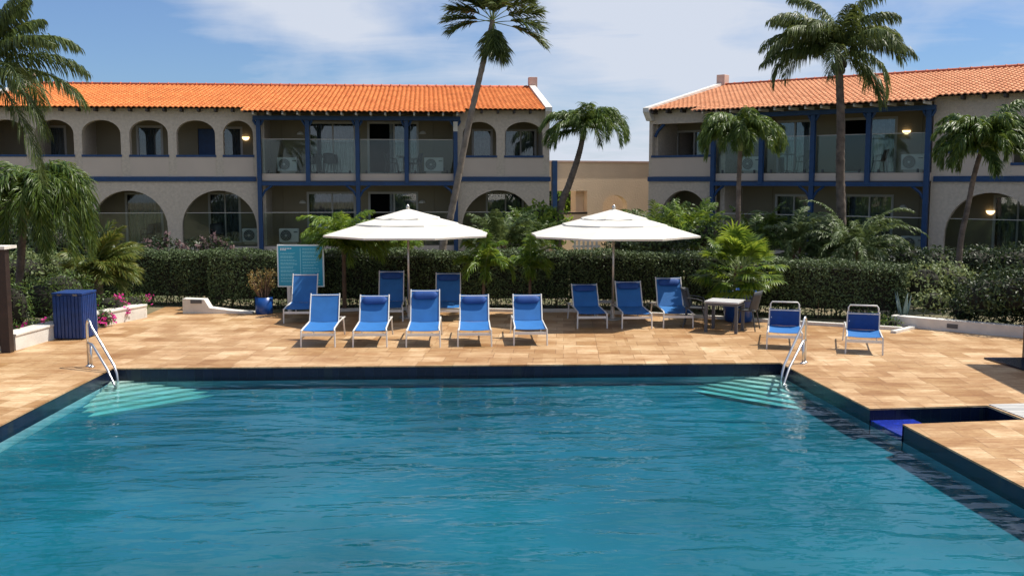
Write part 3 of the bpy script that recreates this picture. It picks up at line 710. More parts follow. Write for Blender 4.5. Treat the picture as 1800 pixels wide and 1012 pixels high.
# ------------------------------------------------------------------ loungers
def make_lounger(by=.85, ang=50, bl=.75, pillow=True, loop=False, W=.60, shade=None):
    r = empty('sun_lounger', (0, 0, 0), 0, 'x', 'sun lounger', 'blue and white sun loungers on the deck')
    hw = W/2; zs = .37
    for s in (-1, 1):
        fr = MB(); fr.tube([(s*(hw+.015), 0, .315), (s*(hw), .12, .345), (s*(hw-.005), by, zs), (s*(hw-.01), 1.55, .35), (s*(hw-.01), 1.86, .33)], .017, 6)
        fr.build('side_rail', 'lframe', r)
        MB().tube([(s*(hw+.02), .0, .325), (s*(hw+.025), -.012, 0)], [.018, .016], 6).build('leg', 'lframe', r)
        MB().tube([(s*(hw-.0), 1.52, .35), (s*(hw+.02), 1.58, 0)], [.018, .016], 6).build('leg', 'lframe', r)
    MB().box(-hw-.01, hw+.01, -.008, .02, .215, .265).build('front_bar', 'lframe', r)
    MB().tube([(-hw, 1.84, .33), (hw, 1.84, .33)], .014, 6).build('rear_bar', 'lframe', r)
    ca, sa = math.cos(R(ang)), math.sin(R(ang))
    # sling seat with sag
    def sheet(p0, p1, ny, sag, z_up=.0):
        vs = []; nx = 8
        for j in range(ny+1):
            t = j/ny
            for i in range(nx+1):
                a = -1+2*i/nx; y = p0[0]+(p1[0]-p0[0])*t; z = p0[1]+(p1[1]-p0[1])*t
                vs.append((a*(hw-.012), y, z-sag*(1-a*a)*(.6+.4*math.sin(math.pi*t))))
        m1 = len(vs); vs += [(x, y, z-.006) for x, y, z in vs]
        fs = [(j*(nx+1)+i, j*(nx+1)+i+1, (j+1)*(nx+1)+i+1, (j+1)*(nx+1)+i) for j in range(ny) for i in range(nx)]
        fs += [tuple(q+m1 for q in f[::-1]) for f in fs]
        return MB().add(vs, fs)
    sheet((.02, .315+.008), (by, zs+.008), 6, .022).build('seat_sling', 'lounge', r, True)
    top = (by+ca*bl, zs+sa*bl)
    bs = sheet((by+.01, zs+.012), top, 8, .016).build('back_sling', 'pillow' if loop else 'lounge', r, True)  # loop-handle backs take the darker pillow blue, which paints in their shade
    bf = MB()
    for s in (-1, 1): bf.tube([(s*(hw-.012), by, zs), (s*(hw-.012), top[0], top[1]+.005)], .014, 6)
    bf.tube([(-hw+.012, top[0]-ca*.02, top[1]-sa*.02-.01), (hw-.012, top[0]-ca*.02, top[1]-sa*.02-.01)], .012, 6)
    bf.build('back_frame', 'lframe', r)
    if loop:
        MB().tube([(-hw+.03, top[0]+.04, top[1]-.1), (-hw+.03, top[0]+.05, top[1]+.08), (-hw+.06, top[0]+.05, top[1]+.125), (hw-.06, top[0]+.05, top[1]+.125), (hw-.03, top[0]+.05, top[1]+.08), (hw-.03, top[0]+.04, top[1]-.1)], .014, 8).build('handle', 'lframe', r, True)
    if pillow:
        pts = []
        mm = Matrix.Translation((0, top[0]-ca*.13-sa*.03, top[1]-sa*.13+ca*.03)) @ Matrix.Rotation(R(ang), 4, 'X')
        m_ = MB(); n = 12; pr = []
        for i in range(13):
            x = -1+2*i/12; q = (1-abs(x)**6)**.4
            for j in range(n):
                t = 2*math.pi*j/n; m_.v.append(tuple(mm @ Vector((x*(hw-.04), math.cos(t)*.085*q, math.sin(t)*.035*q))))
        for i in range(12):
            for j in range(n):
                a = i*n+j; b_ = i*n+(j+1) % n; m_.f.append((a, b_, b_+n, a+n))
        m_.build('pillow', 'pillow', r, True)
    # prop under backrest
    MB().tube([(-hw+.05, by+ca*bl*.55, zs+sa*bl*.55-.02), (-hw+.05, min(1.5, by+ca*bl*.55+.25), .35)], .01, 6).build('prop', 'lframe', r)
    return r
PA = R(2.6)
defs = [
 ((530.5, 588, 610), dict(ang=64, bl=.60, pillow=False), 0, 'blue lounger without a pillow, leftmost of the front row'),
 ((622.5, 678.6, 610), dict(ang=61, bl=.585), 0, 'blue lounger with pillow, second from left in the front row'),
 ((716, 772, 610), dict(ang=66, bl=.68), 0, 'blue lounger with the highest tilted back, centre of the front row'),
 ((807, 862, 609), dict(ang=61, bl=.585), 0, 'blue lounger with pillow, fourth in the front row'),
 ((905, 960, 607), dict(ang=60, bl=.58), 0, 'blue lounger with pillow, rightmost of the front row of five'),
 ((499, 550, 568), dict(ang=66, bl=.70, pillow=False), 0, 'blue lounger standing in front of the teal sign'),
 ((659, 707, 565), dict(ang=68, bl=.74, pillow=True), 0, 'shaded blue lounger left of the left parasol pole'),
 ((763, 811, 565), dict(ang=66, bl=.70), 0, 'blue lounger in the rear row just right of the left parasol pole'),
 ((1017, 1065, 577), dict(ang=52, bl=.6), 2, 'shaded blue lounger left of the right parasol pole'),
 ((1095, 1144, 577.5), dict(ang=58, bl=.64), 1, 'shaded blue lounger just right of the right parasol pole'),
 ((1168, 1216, 576), dict(ang=62, bl=.70), 0, 'half lit blue lounger next to the grey table'),
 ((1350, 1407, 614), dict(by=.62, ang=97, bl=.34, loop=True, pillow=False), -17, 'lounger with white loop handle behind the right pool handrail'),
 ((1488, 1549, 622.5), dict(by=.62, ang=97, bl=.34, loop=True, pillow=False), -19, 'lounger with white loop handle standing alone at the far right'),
]
cache = {}
for (xa, xb, y), kw, rz, lab in defs:
    a, b_ = G(xa, y), G(xb, y); c = (a+b_)/2
    key = str(sorted(kw.items()))
    if key in cache: o = copy_tree(cache[key])
    else: o = make_lounger(**kw); cache[key] = o
    place(o, (c.x, c.y, 0), PA+R(rz), lab)
# ------------------------------------------------------------------ parasols
def make_parasol(x, y, label, rot):
    r = empty('parasol', (x, y, 0), rot, label, 'parasol', 'white octagonal parasols')
    n = 8
    def ring(rr, z, dip=0.):
        pts = []
        for i in range(n):
            a = 2*math.pi*(i+.5)/n; a2 = 2*math.pi*(i+1)/n; a1 = 2*math.pi*i/n+math.pi/n*2
            pts.append((rr*math.cos(a), rr*math.sin(a), z))
            am = 2*math.pi*(i+1)/n; rm = rr*math.cos(math.pi/n)*.985
            pts.append((rm*math.cos(am), rm*math.sin(am), z-dip))
        return pts
    def tier(rs, name):
        vs = []; 
        for rr, z, dip in rs: vs += ring(rr, z, dip)
        k = 2*n; fs = []
        for j in range(len(rs)-1):
            for i in range(k): fs.append((j*k+i, j*k+(i+1) % k, (j+1)*k+(i+1) % k, (j+1)*k+i))
        o = MB().add(vs, fs).build(name, 'canvas', r); md = o.modifiers.new('s', 'SOLIDIFY'); md.thickness = .006
        return o
    tier([(1.98, 1.915, 0), (1.985, 1.955, 0), (1.5, 2.095, .012), (1.12, 2.20, .012)], 'canopy')
    tier([(1.24, 2.16, -.0), (1.23, 2.192, .0), (.9, 2.275, .01), (.62, 2.345, .01)], 'middle_flap')
    tier([(.78, 2.31, .03), (.775, 2.335, .028), (.4, 2.43, .008), (.03, 2.53, 0)], 'top_vent')
    for i in range(n):
        a = 2*math.pi*(i+.5)/n; ca, sa = math.cos(a), math.sin(a)
        rb = MB().tube([(1.96*ca, 1.96*sa, 1.935), (1.1*ca, 1.1*sa, 2.175), (.06*ca, .06*sa, 2.42)], .012, 5).build('rib', 'pole', r)
        MB().tube([(.05*ca, .05*sa, 1.88), (1.0*ca, 1.0*sa, 2.19)], .009, 5).build('strut', 'pole', r)
    MB().tube([(0, 0, .03), (0, 0, 2.5)], .027, 12).build('pole', 'pole', r, True)
    MB().lathe([(.0, 2.53), (.03, 2.53), (.045, 2.56), (.04, 2.60), (.015, 2.63), (0, 2.64)], 12).build('finial', 'pole', r, True)
    MB().lathe([(.028, 1.82), (.06, 1.83), (.06, 1.90), (.028, 1.92)], 14).build('hub', 'grey', r)
    MB().lathe([(0, 0.001), (.23, 0.001), (.23, .025), (.05, .035), (.035, .3), (.0, .3)], 28).build('base_plate', 'pole', r)
    return r
u1 = G(719, 558); u2 = G(1077, 561)
make_parasol(u1.x, u1.y, 'white parasol on the left, above the front row of five loungers', 0)
make_parasol(u2.x, u2.y, 'white parasol on the right, nearer the grey table', R(3))
# ------------------------------------------------------------------ grey table and chairs
r = empty('dining_table', (4.52, 20.98, 0), R(-27), 'grey metal outdoor table in front of the big blue pot', 'table')
MB().box(-.36, .36, -.32, .32, .625, .66).build('tabletop', 'greytop', r, bevel=.004)
ap = MB(); ap.box(-.34, .34, -.30, -.27, .57, .624); ap.box(-.34, .34, .27, .30, .57, .624); ap.box(-.34, -.31, -.27, .27, .57, .624); ap.box(.31, .34, -.27, .27, .57, .624); ap.build('apron', 'grey', r)
for sx in (-1, 1):
    for sy in (-1, 1): MB().box(sx*.32-.03, sx*.32+.03, sy*.28-.03, sy*.28+.03, 0, .569).build('leg', 'grey', r)
c = copy_tree(ch0); a = G(1222, 574); place(c, (a.x, a.y, 0), R(75), 'charcoal plastic chair at the left side of the grey table'); c['group'] = 'chairs at the grey table'
c = copy_tree(ch0); a = G(1311, 579); place(c, (a.x, a.y, 0), R(-115), 'charcoal plastic armchair at the right side of the grey table'); c['group'] = 'chairs at the grey table'
# low side table
a = G(1062, 553); r = empty('side_table', (a.x, a.y, 0), R(5), 'low white side table under the right parasol', 'side table')
MB().box(-.24, .24, -.2, .2, .30, .325).build('tabletop', 'greytop', r)
for sx in (-1, 1):
    for sy in (-1, 1): MB().tube([(sx*.2, sy*.17, .30), (sx*.2, sy*.17, 0)], .013, 6).build('leg', 'lframe', r)
# ------------------------------------------------------------------ pool handrails
def handrail(base, toward, far, label, zb=.82):
    b0 = Vector(base); d = (Vector(toward)-b0); L = d.length; d.normalize(); d3 = Vector((d.x, d.y, 0))
    r = empty('pool_handrail', (b0.x, b0.y, 0), 0, label, 'handrail', 'steel handrails at the pool corners')
    p = lambda s, z: d3*s+Vector((0, 0, z))
    MB().tube([p(0, 0), p(0, zb-.10), p(.02, zb-.04), p(.06, zb), p(.11, zb-.03), p(.17, zb-.12), p(L-.1, .12), p(L-.02, .0), p(L, -.12), p(L-.01, -.2), p(L-.07, -.25), p(L-.13, -.2), p(L-.35, .03), p(.22, .36), p(.15, .40), p(.08, .405), p(.0, .405)], .021, 10).build('rail', 'steel', r, True)
    MB().tube([p(.11, .0), p(.11, .40)], .021, 10).build('post', 'steel', r, True)
    for s in (0, .11): MB().lathe([(0, .001), (.05, .001), (.05, .012), (.022, .03)], 14, (d3.x*s, d3.y*s)).build('flange', 'steel', r, True)
b_ = G(1415, 637.5); handrail((b_.x, b_.y), (4.50, 16.35), 0, 'polished steel handrail at the right corner of the pool')
b_ = G(156, 643.5); handrail((b_.x, b_.y), (-6.55, 16.28), 0, 'polished steel handrail at the left corner of the pool')
# ------------------------------------------------------------------ sign
r = empty('pool_rules_sign', (0, 0, 0), 0, 'teal two column rules sign on a white post', 'sign')
SY = 24.0
a = P(487, 430, SY); b_ = P(569, 430, SY); c = P(500, 504, SY); x0, x1, z1, z0 = a.x, b_.x, a.z, c.z
r.location = ((x0+x1)/2-.2, SY, 0); ox = r.location.x
x0 -= ox; x1 -= ox; 
MB().box(x0, x1, -.03, .03, z0, z1).build('frame', 'signframe', r)
bd = MB().box(x0+.03, x1-.03, -.034, -.0301, z0+.03, z1-.03).build('panel', 'signteal', r)
MB().box((x0+x1)/2-.008, (x0+x1)/2+.008, -.0375, -.0342, z0+.05, z1-.08).build('divider', 'signtext', bd)
tx = MB(); hd = MB(); colw = (x1-x0)/2
random.seed(3)
def words(mb, xa, z, width, h):
    x = xa
    while x < xa+width-.02:
        w_ = random.uniform(.025, .075); w_ = min(w_, xa+width-x); mb.box(x, x+w_, -.0375, -.0342, z, z+h); x += w_+.010
for ci in range(2):
    xa = x0+.08+ci*(colw-.03); z = z1-.10
    if ci == 0:
        words(hd, xa, z, .27, .022); words(hd, xa, z-.035, .17, .022); z -= .11
    while z > z0+.08:
        for q in range(random.choice((2, 2, 3))):
            words(tx, xa, z, random.uniform(.28, .42), .013); z -= .021
            if z < z0+.08: break
        z -= .028
tx.build('lettering', 'signtext', bd); hd.build('heading', 'signhead', bd)
px = P(508.5, 520, SY).x-ox
MB().box(px-.045, px+.045, .031, .09, 0, z1-.05).build('post', 'lframe', r)
MB().box(px-.042, px+.042, -.029, .03, 0, z0-.001).build('post', 'lframe', r)
# ------------------------------------------------------------------ pots and boxes
a = G(461, 553); r = empty('plant_pot', (a.x, a.y+.2, 0), 0, 'small blue cylinder pot beside the teal sign', 'pot')
MB().lathe([(0, 0.002), (.19, 0.002), (.205, .02), (.21, .40), (.185, .40), (.18, .33), (0, .33)], 32).build('pot_body', 'pot', r, True)
MB().lathe([(0, .34), (.178, .34)], 20).build('soil', 'soil', r)
pr = empty('succulent_plant', (a.x, a.y+.2, .34), 0, 'spindly succulent with orange tipped stems in the small blue pot', 'plant')
st = MB(); tips = []
random.seed(11)
for i in range(24):
    an = random.uniform(0, 6.28); sp_ = random.uniform(.1, .42); h = random.uniform(.25, .68); q = [(0.09*math.cos(an), .09*math.sin(an), 0), (sp_*.6*math.cos(an), sp_*.6*math.sin(an), h*.5), (sp_*math.cos(an), sp_*math.sin(an), h)]
    st.tube(q, [.014, .011, .008], 5); tips.append(q[2]); 
    if random.random() < .7: q2 = (q[1][0]+random.uniform(-.14, .14), q[1][1]+random.uniform(-.1, .1), h*.5+random.uniform(.1, .25)); st.tube([q[1], q2], [.009, .007], 5); tips.append(q2)
st.build('stem', 'stem', pr)
pts = np.repeat(np.array(tips), 26, 0)+rng.normal(size=(len(tips)*26, 3))*.035
np_mesh('foliage', leaves(pts, np.zeros_like(pts)+[0, 0, 1], .03, .35), 4, 'leuph', pr)
a = P(1301, 540, 22.3); BIGPOT = Vector((a.x, 22.45, 0))
r = empty('plant_pot', BIGPOT, 0, 'large tapered navy pot behind the grey table', 'pot')
MB().lathe([(0, .002), (.27, .002), (.30, .03), (.40, .60), (.42, .68), (.42, .72), (.37, .72), (.36, .62), (0, .62)], 40).build('pot_body', 'pot', r, True)
MB().lathe([(0, .64), (.36, .64)], 20).build('soil', 'soil', r)
# slatted blue box
r = empty('towel_bin', (-8.91, 20.13, 0), R(-3), 'blue slatted wooden bin beside the left flower bed', 'bin')
MB().box(-.29, .29, -.29, .29, .02, .90).build('body', 'bluebox', r)
MB().box(-.315, .315, -.315, .315, .902, .945).build('lid', 'bluebox', r, bevel=.006)
sl_ = MB()
for i in range(8):
    x = -.29+i*.0755
    sl_.box(x, x+.058, -.312, -.291, .03, .885); sl_.box(.291, .312, x, x+.058, .03, .885); sl_.box(-.312, -.291, x, x+.058, .03, .885)
sl_.build('slats', 'bluebox', r, bevel=.003)
for q in (-.2, .12):
    MB().box(q, q+.09, -.318, -.3155, .885, .925).build('hinge', 'steel', r)
# navy cabinet at the right edge
r = empty('navy_cabinet', (9.68, 17.35, 0), R(0), 'dark navy cabinet standing on a flat base at the right edge', 'cabinet')
MB().prism([(-1.20, .30), (.7, .34), (.7, -1.3), (-1.0, -.86), (-1.04, -.84)], .004, .03).build('base', 'darknavy' if 'darknavy' in M else 'navytile', r)
MB().box(-.52, .55, -.75, .30, .031, 1.02).build('body', 'navytile', r, bevel=.01)
MB().box(-.55, .58, -.78, .33, 1.021, 1.06).build('lid', 'navytile', r)
# brown booth at the left edge
r = empty('wooden_booth', (-9.53, 18.35, 0), R(0), 'dark brown wooden booth with pale top at the left edge', 'booth')
MB().box(.03, .20, -.08, .08, 0, 1.93).build('post', 'darkwood', r, bevel=.006)
bdm = MB()
for i in range(10): bdm.box(-1.6+i*.164, -1.6+i*.164+.155, -.02, .02, .12, 1.90)
bdm.build('panel', 'darkwood', r)
MB().box(-1.7, .24, -.16, .30, 1.931, 1.985).build('top', 'white', r)
MB().tube([(.06, -.05, .35), (-.28, -.05, .02)], .03, 6).build('brace', 'darkwood', r)
# shade umbrella outside the frame whose shadow falls on the deck at the right
r = empty('square_parasol', (11.45, 15.85, 0), R(-5), 'square white parasol beyond the right edge of the deck', 'parasol')
cv = MB(); h = 1.75
cv.add([(-h, -h, 3.55), (h, -h, 3.55), (h, h, 3.55), (-h, h, 3.55), (0, 0, 4.0), (-h, -h, 3.42), (h, -h, 3.42), (h, h, 3.42), (-h, h, 3.42)], [(0, 1, 4), (1, 2, 4), (2, 3, 4), (3, 0, 4), (0, 1, 6, 5), (1, 2, 7, 6), (2, 3, 8, 7), (3, 0, 5, 8)])
cv.build('canopy', 'canvas', r); MB().tube([(0, 0, 0), (0, 0, 3.98)], .04, 10).build('pole', 'pole', r); MB().box(-.3, .3, -.3, .3, .001, .05).build('base_plate', 'grey', r)
# ------------------------------------------------------------------ low walls
def lowwall(pts, h, th, name, label, m='white', cap=True):
    r = empty(name, (0, 0, 0), 0, label, 'wall'); pts = [Vector((p[0], p[1])) for p in pts]
    L = []; n = len(pts)
    for i in range(n):
        d = (pts[min(n-1, i+1)]-pts[max(0, i-1)]).normalized(); L.append(Vector((-d.y, d.x)))
    hs = h if hasattr(h, '__len__') else [h]*n
    def body(o0, o1, z0, dz):
        vs = []; 
        for i in range(n):
            a, b_ = pts[i]+L[i]*o0, pts[i]+L[i]*o1; zt = hs[i]+dz; zb = z0 if z0 is not None else hs[i]
            vs += [(a.x, a.y, zb), (b_.x, b_.y, zb), (b_.x, b_.y, zt), (a.x, a.y, zt)]
        fs = [(0, 1, 2, 3), tuple(4*(n-1)+q for q in (3, 2, 1, 0))]
        for i in range(n-1):
            for q in range(4): fs.append((4*i+q, 4*i+(q+1) % 4, 4*i+4+(q+1) % 4, 4*i+4+q))
        return MB().add(vs, fs)
    body(0, th, -.05, 0).build('wall_body', m, r)
    if cap: body(-.02, th+.02, None, .045).build('coping', m, r, bevel=.008)
    return r
lowwall([(-9.36, 18.55), (-9.27, 19.6), (-9.0, 21.6), (-8.54, 23.1)], .27, .33, 'planter_wall', 'white planter wall running behind the blue slatted bin')
lowwall([(-7.92, 23.75), (-7.40, 23.745), (-7.28, 23.745), (-6.75, 23.75), (-6.25, 23.76)], [.36, .34, .14, .07, .03], .30, 'planter_wall', 'short white wall with vent sloping down to the small blue pot', cap=False)
MB().box(-7.72, -7.45, 23.72, 23.735, .25, .34).build('wall_vent', 'grey', bpy.data.objects['planter_wall.001'])
a, b_ = G(1566, 573), G(1800, 594.5)
lowwall([(a.x, a.y), ((a.x+b_.x)/2, (a.y+b_.y)/2), (b_.x, b_.y), (b_.x+3, b_.y-1.9)], .235, .25, 'planter_wall', 'long white planter wall with brick light at the right', cap=False)
m_ = Vector((a.x*.52+b_.x*.48, a.y*.52+b_.y*.48, .12)); d_ = math.atan2(b_.y-a.y, b_.x-a.x)
MB().box(-.11, .11, -.012, .0, -.045, .045, Matrix.Translation(m_) @ Matrix.Rotation(d_, 4, 'Z')).build('wall_light', 'grey', bpy.data.objects['planter_wall.002'])
cpts = [G(*p) for p in ((590, 548), (640, 546), (700, 545), (850, 547), (930, 549), (1000, 548), (1080, 552), (1200, 557), (1340, 566), (1480, 574.5), (1585, 581))]
lowwall([(p.x, p.y) for p in cpts], .07, .12, 'garden_kerb', 'low pale kerb curving behind the loungers at the hedge foot', 'white', cap=False)
a, b_ = G(1575, 586), G(1612, 577)
lowwall([(a.x, a.y), (b_.x, b_.y)], .05, .12, 'garden_kerb', 'short slanted kerb end near the long white planter wall', 'white', cap=False)
# white tank / rails seen through the hedge gap
r = empty('picket_fence', (P(1030, 430, 40).x, 40, 0), R(10), 'white picket fence glimpsed under the right parasol canopy', 'fence')
f = MB()
for i in range(6): f.box(-.5+i*.18, -.5+i*.18+.08, -.02, .02, .3, 1.25)
f.build('pickets', 'white', r); f = MB(); f.box(-.55, .6, .021, .05, 1.1, 1.18); f.box(-.55, .6, .021, .05, .5, .58); f.build('rails', 'white', r)
# white light strip seen through the foot of the hedge: gravel path behind
tag(MB().prism([(-7, 27.2), (9, 26.4), (9, 26.9), (-7, 27.7)], -.003, .004).build('path', 'smooth'), kind='structure')
# ------------------------------------------------------------------ vegetation
def frond(acc, base, az, elev, L, droop, n, leaf, bare=.12, sweep=50, ld=.6, wd=.03, lift=.1, stem=None, sr=.018, tw=0.):
    S = 12; p = Vector(base); pts = [p.copy()]; T = []
    bend = random.uniform(-.45, .45); tw = random.uniform(-.5, .5)
    for i in range(S):
        t = i/S; e = max(-1.5, elev-droop*(t**1.3)); a_ = az+bend*t; d = Vector((math.cos(e)*math.cos(a_), math.cos(e)*math.sin(a_), math.sin(e))); T.append(d); p = p+d*(L/S); pts.append(p.copy())
    T.append(T[-1])
    if stem is not None: stem.tube(pts, [sr*(1-.8*i/S) for i in range(S+1)], 4, False)
    side = Vector((math.sin(az), -math.cos(az), 0))
    for i in range(n):
        t = bare+(1-bare)*(i+random.random()*.6)/n; k = min(S-1, int(t*S)); u = t*S-k; q = pts[k].lerp(pts[k+1], min(1, u)); d = T[k]; U = side.cross(d)
        tt = (t-bare)/(1-bare); prof = (.45+.55*math.sin(math.pi*min(1, tt*.85+.12)))*(1 if tt < .9 else .8)
        for s in (-1, 1):
            a = R(sweep*(1-.5*tt)+random.uniform(-16, 16)); l = leaf*prof*random.uniform(.62, 1.15)
            v = d*math.cos(a)+side*(s*math.sin(a))+U*(random.uniform(lift*.1, lift)+s*tw*.5)
            v.normalize(); g = ld*random.uniform(.7, 1.3)
            m1 = q+v*(l*.45)+Vector((0, 0, -g*l*.10)); v2 = (v+Vector((0, 0, -g))).normalized(); m2_ = m1+v2*(l*.3); v3 = (v2+Vector((0, 0, -g*.8))).normalized(); e_ = m2_+v3*(l*.27)
            wv = (d*.8+U*random.uniform(-.5, .5)).normalized()*(wd*.5)
            acc.append((q-wv*.6, q+wv*.6, m1+wv, m1-wv, m2_+wv*.8, m2_-wv*.8, e_))
def leaf_mesh(acc, name, m, parent):
    n = len(acc); v = np.array([[tuple(p) for p in a] for a in acc], dtype=np.float32).reshape(-1, 3)
    me = bpy.data.meshes.new(name); me.vertices.add(n*7); me.vertices.foreach_set('co', v.ravel())
    idx = np.arange(n)[:, None]*7; lp = np.array([0, 1, 2, 3, 3, 2, 4, 5, 5, 4, 6])[None, :]+idx
    me.loops.add(n*11); me.loops.foreach_set('vertex_index', lp.ravel().astype(np.int32))
    me.polygons.add(n*3); ls = (np.array([0, 4, 8])[None, :]+np.arange(n)[:, None]*11).ravel().astype(np.int32); me.polygons.foreach_set('loop_start', ls)
    me.update(calc_edges=True); me.materials.append(M[m]); me.polygons.foreach_set('use_smooth', [True]*(n*3))
    o = bpy.data.objects.new(name, me); C.objects.link(o); o.parent = parent; return o
def trunk_mesh(pts, r0, r1, root, m='trunk', rings=True, name='trunk'):
    pts = [Vector(p) for p in pts]; q = []
    K = len(pts)-1; n = 96
    for i in range(n+1):   # catmull-ish
        t = i/n*K; k = min(K-1, int(t)); u = t-k
        p0, p1, p2, p3 = pts[max(0, k-1)], pts[k], pts[k+1], pts[min(K, k+2)]
        q.append(.5*((2*p1)+(p2-p0)*u+(2*p0-5*p1+4*p2-p3)*u*u+(3*p1-p0-3*p2+p3)*u**3))
    rs = [(r0+(r1-r0)*(i/n)**.7)*(1+(.085*(i % 3 == 0) if rings else 0)+random.uniform(-.03, .03)) for i in range(n+1)]
    rs[0] *= 1.25
    return MB().tube(q, rs, 12).build(name, m, root, True)
def palm(label, base, path, fr, leafm, r0=.14, r1=.09, trunkm='trunk', name='palm_tree', shaft=None, nuts=0, group='palm trees', dead=0, seed=1):
    """path: world points from ground to crown; fr: list of (az deg, elev deg, L, droop deg) + style"""
    random.seed(seed)
    root = empty(name, base, 0, label, 'palm', group); rel = [Vector(p)-Vector(base) for p in path]
    trunk_mesh(rel, r0, r1, root, trunkm); top = rel[-1]; d = (rel[-1]-rel[-2]).normalized()
    if shaft: MB().tube([top-d*.05, top+d*shaft*.5, top+d*shaft], [r1*1.15, r1*1.35, r1*.6], 10).build('crownshaft', 'gstem', root, True); top = top+d*shaft*.85
    acc = []; st = MB(); sty = fr['style']
    for az, el, L, dr in fr['list']: frond(acc, top+Vector((random.uniform(-.03, .03), random.uniform(-.03, .03), random.uniform(-.08, .05))), R(az), R(el), L, R(dr), stem=st, **sty)
    cr = leaf_mesh(acc, 'crown', leafm, root); st.build('frond_stems', 'gstem', cr)
    if nuts:
        for i in range(nuts):
            a = random.uniform(0, 6.28); s = MB(); s.lathe([(0, -.12), (.06, -.09), (.085, 0), (.06, .09), (0, .12)], 10)
            cx = top+Vector((math.cos(a)*.17, math.sin(a)*.17, -.18-random.random()*.3)); s.v = [(x+cx.x, y+cx.y, z+cx.z) for x, y, z in s.v]; s.build('coconut', 'nut', root, True)
    return root
def spread(n, els, L, dr, seed, jl=.12, ja=14):
    random.seed(seed); out = []
    for i in range(n):
        t = i/max(1, n-1); az = i*137.5+random.uniform(-ja, ja); el = els[0]+(els[1]-els[0])*t+random.uniform(-7, 7)
        out.append((az, el, L*(1+random.uniform(-jl, jl)), dr[0]+(dr[1]-dr[0])*t+random.uniform(-10, 10)))
    return out
COCO = dict(n=125, leaf=.68, bare=.14, sweep=50, ld=1.5, wd=.034, lift=.3)
ADON = dict(n=120, leaf=.60, bare=.10, sweep=48, ld=1.1, wd=.036, lift=.8)
# A: tall leaning coconut palm in front of the left hotel (silhouette points taken at Y about 36)
YA = 36
pa = [P(774, 470, YA), P(779, 430, YA), P(792, 380, YA), P(808, 300, YA), P(826, 210, YA), P(846, 125, YA), P(860, 66, YA), P(866, 36, YA)]; pa[0].z = 0
sa = dict(n=80, leaf=.80, bare=.34, sweep=50, ld=.35, wd=.05, lift=.6)
palm('tall leaning palm with a sparse tufted crown above the left hotel roof', pa[0], pa,
     dict(style=sa, list=[(180, 12, 1.65, 30), (172, 30, 1.6, 40), (192, -6, 1.5, 25), (165, 48, 1.5, 40), (200, 60, 1.5, 50), (0, 22, 1.7, 32), (12, 40, 1.7, 42), (355, -10, 2.0, 38), (348, 6, 1.75, 40), (340, 58, 1.6, 40), (120, 70, 1.5, 40), (60, 62, 1.6, 45), (240, 68, 1.5, 50), (270, -62, 1.15, 18), (300, -72, 1.3, 10), (90, -65, 1.1, 15), (30, -74, 1.25, 8), (230, -76, 1.2, 8), (330, -68, 1.2, 10), (250, 82, 1.4, 30), (20, 84, 1.5, 30), (280, 45, 1.3, 70), (310, 76, 1.5, 40)]), 'lcoco', .145, .085, nuts=3, seed=5)
# B: straight coconut palm
YB = 29
pb = [P(1480, 470, YB), P(1479, 400, YB), P(1477, 300, YB), P(1478, 220, YB), P(1476, 150, YB), P(1474, 98, YB)]; pb[0].z = 0
lb = spread(19, (88, 22), 2.35, (90, 130), 21)+[(183, 18, 2.3, 62), (2, 35, 2.4, 85), (175, 35, 2.2, 90), (345, -20, 1.9, 70), (200, 55, 2.2, 90), (20, 55, 2.2, 90), (160, 60, 2.2, 80)]
palm('tall straight coconut palm in front of the right hotel balcony', pb[0], pb, dict(style=COCO, list=lb), 'lcoco', .15, .10, 'trunkd', nuts=9, seed=6)
# C: gap palm
YC = 37
pc = [P(982, 420, YC), P(985, 370, YC), P(1000, 325, YC), P(1012, 290, YC), P(1020, 262, YC), P(1024, 243, YC)]; pc[0].z = 0
lc = spread(13, (84, 40), 1.75, (130, 170), 31)+[(0, 50, 2.2, 160), (10, 62, 2.2, 168), (178, 25, 1.7, 110), (190, 5, 1.5, 70), (350, 45, 2.1, 155), (170, 55, 1.9, 130), (330, 30, 2.0, 130), (270, 30, 1.5, 120)]
palm('curved trunk palm in the gap between the two hotels', pc[0], pc, dict(style=ADON, list=lc), 'ladon', .15, .09, 'trunkd', shaft=.35, seed=7)
# D
YD = 26
pd = [P(1297, 470, YD), P(1297, 400, YD), P(1298, 340, YD), P(1300, 290, YD), P(1301, 262, YD)]; pd[0].z = 0
ld_ = spread(26, (86, 50), 1.45, (150, 185), 41)+[(0, 60, 1.65, 185), (8, 50, 1.5, 175), (180, 58, 1.45, 175), (172, 50, 1.35, 165), (345, 58, 1.6, 180), (270, 55, 1.4, 175), (300, 35, 1.25, 130), (240, 40, 1.2, 130)]
palm('slim palm with a drooping mop crown above the potted palm', pd[0], pd, dict(style=dict(ADON, leaf=.42, wd=.032), list=ld_), 'ladon', .07, .055, 'trunkd', shaft=.25, seed=8)
# E
YE = 25
pe = [P(1683, 480, YE), P(1688, 430, YE), P(1700, 370, YE), P(1712, 310, YE), P(1724, 268, YE)]; pe[0].z = 0
le = spread(20, (84, 30), 1.45, (130, 165), 51)+[(35, 62, 1.75, 45), (0, 35, 1.5, 120), (355, 15, 1.5, 110), (180, 35, 1.2, 110), (195, 10, 1.1, 100), (270, -20, 1.0, 60), (10, 50, 1.6, 130), (165, 60, 1.2, 90)]
palm('dark palm with a slanting thin trunk before the right hotel arch', pe[0], pe, dict(style=dict(ADON, leaf=.42, wd=.045), list=le), 'ladon', .08, .055, 'trunkd', shaft=.2, seed=9)
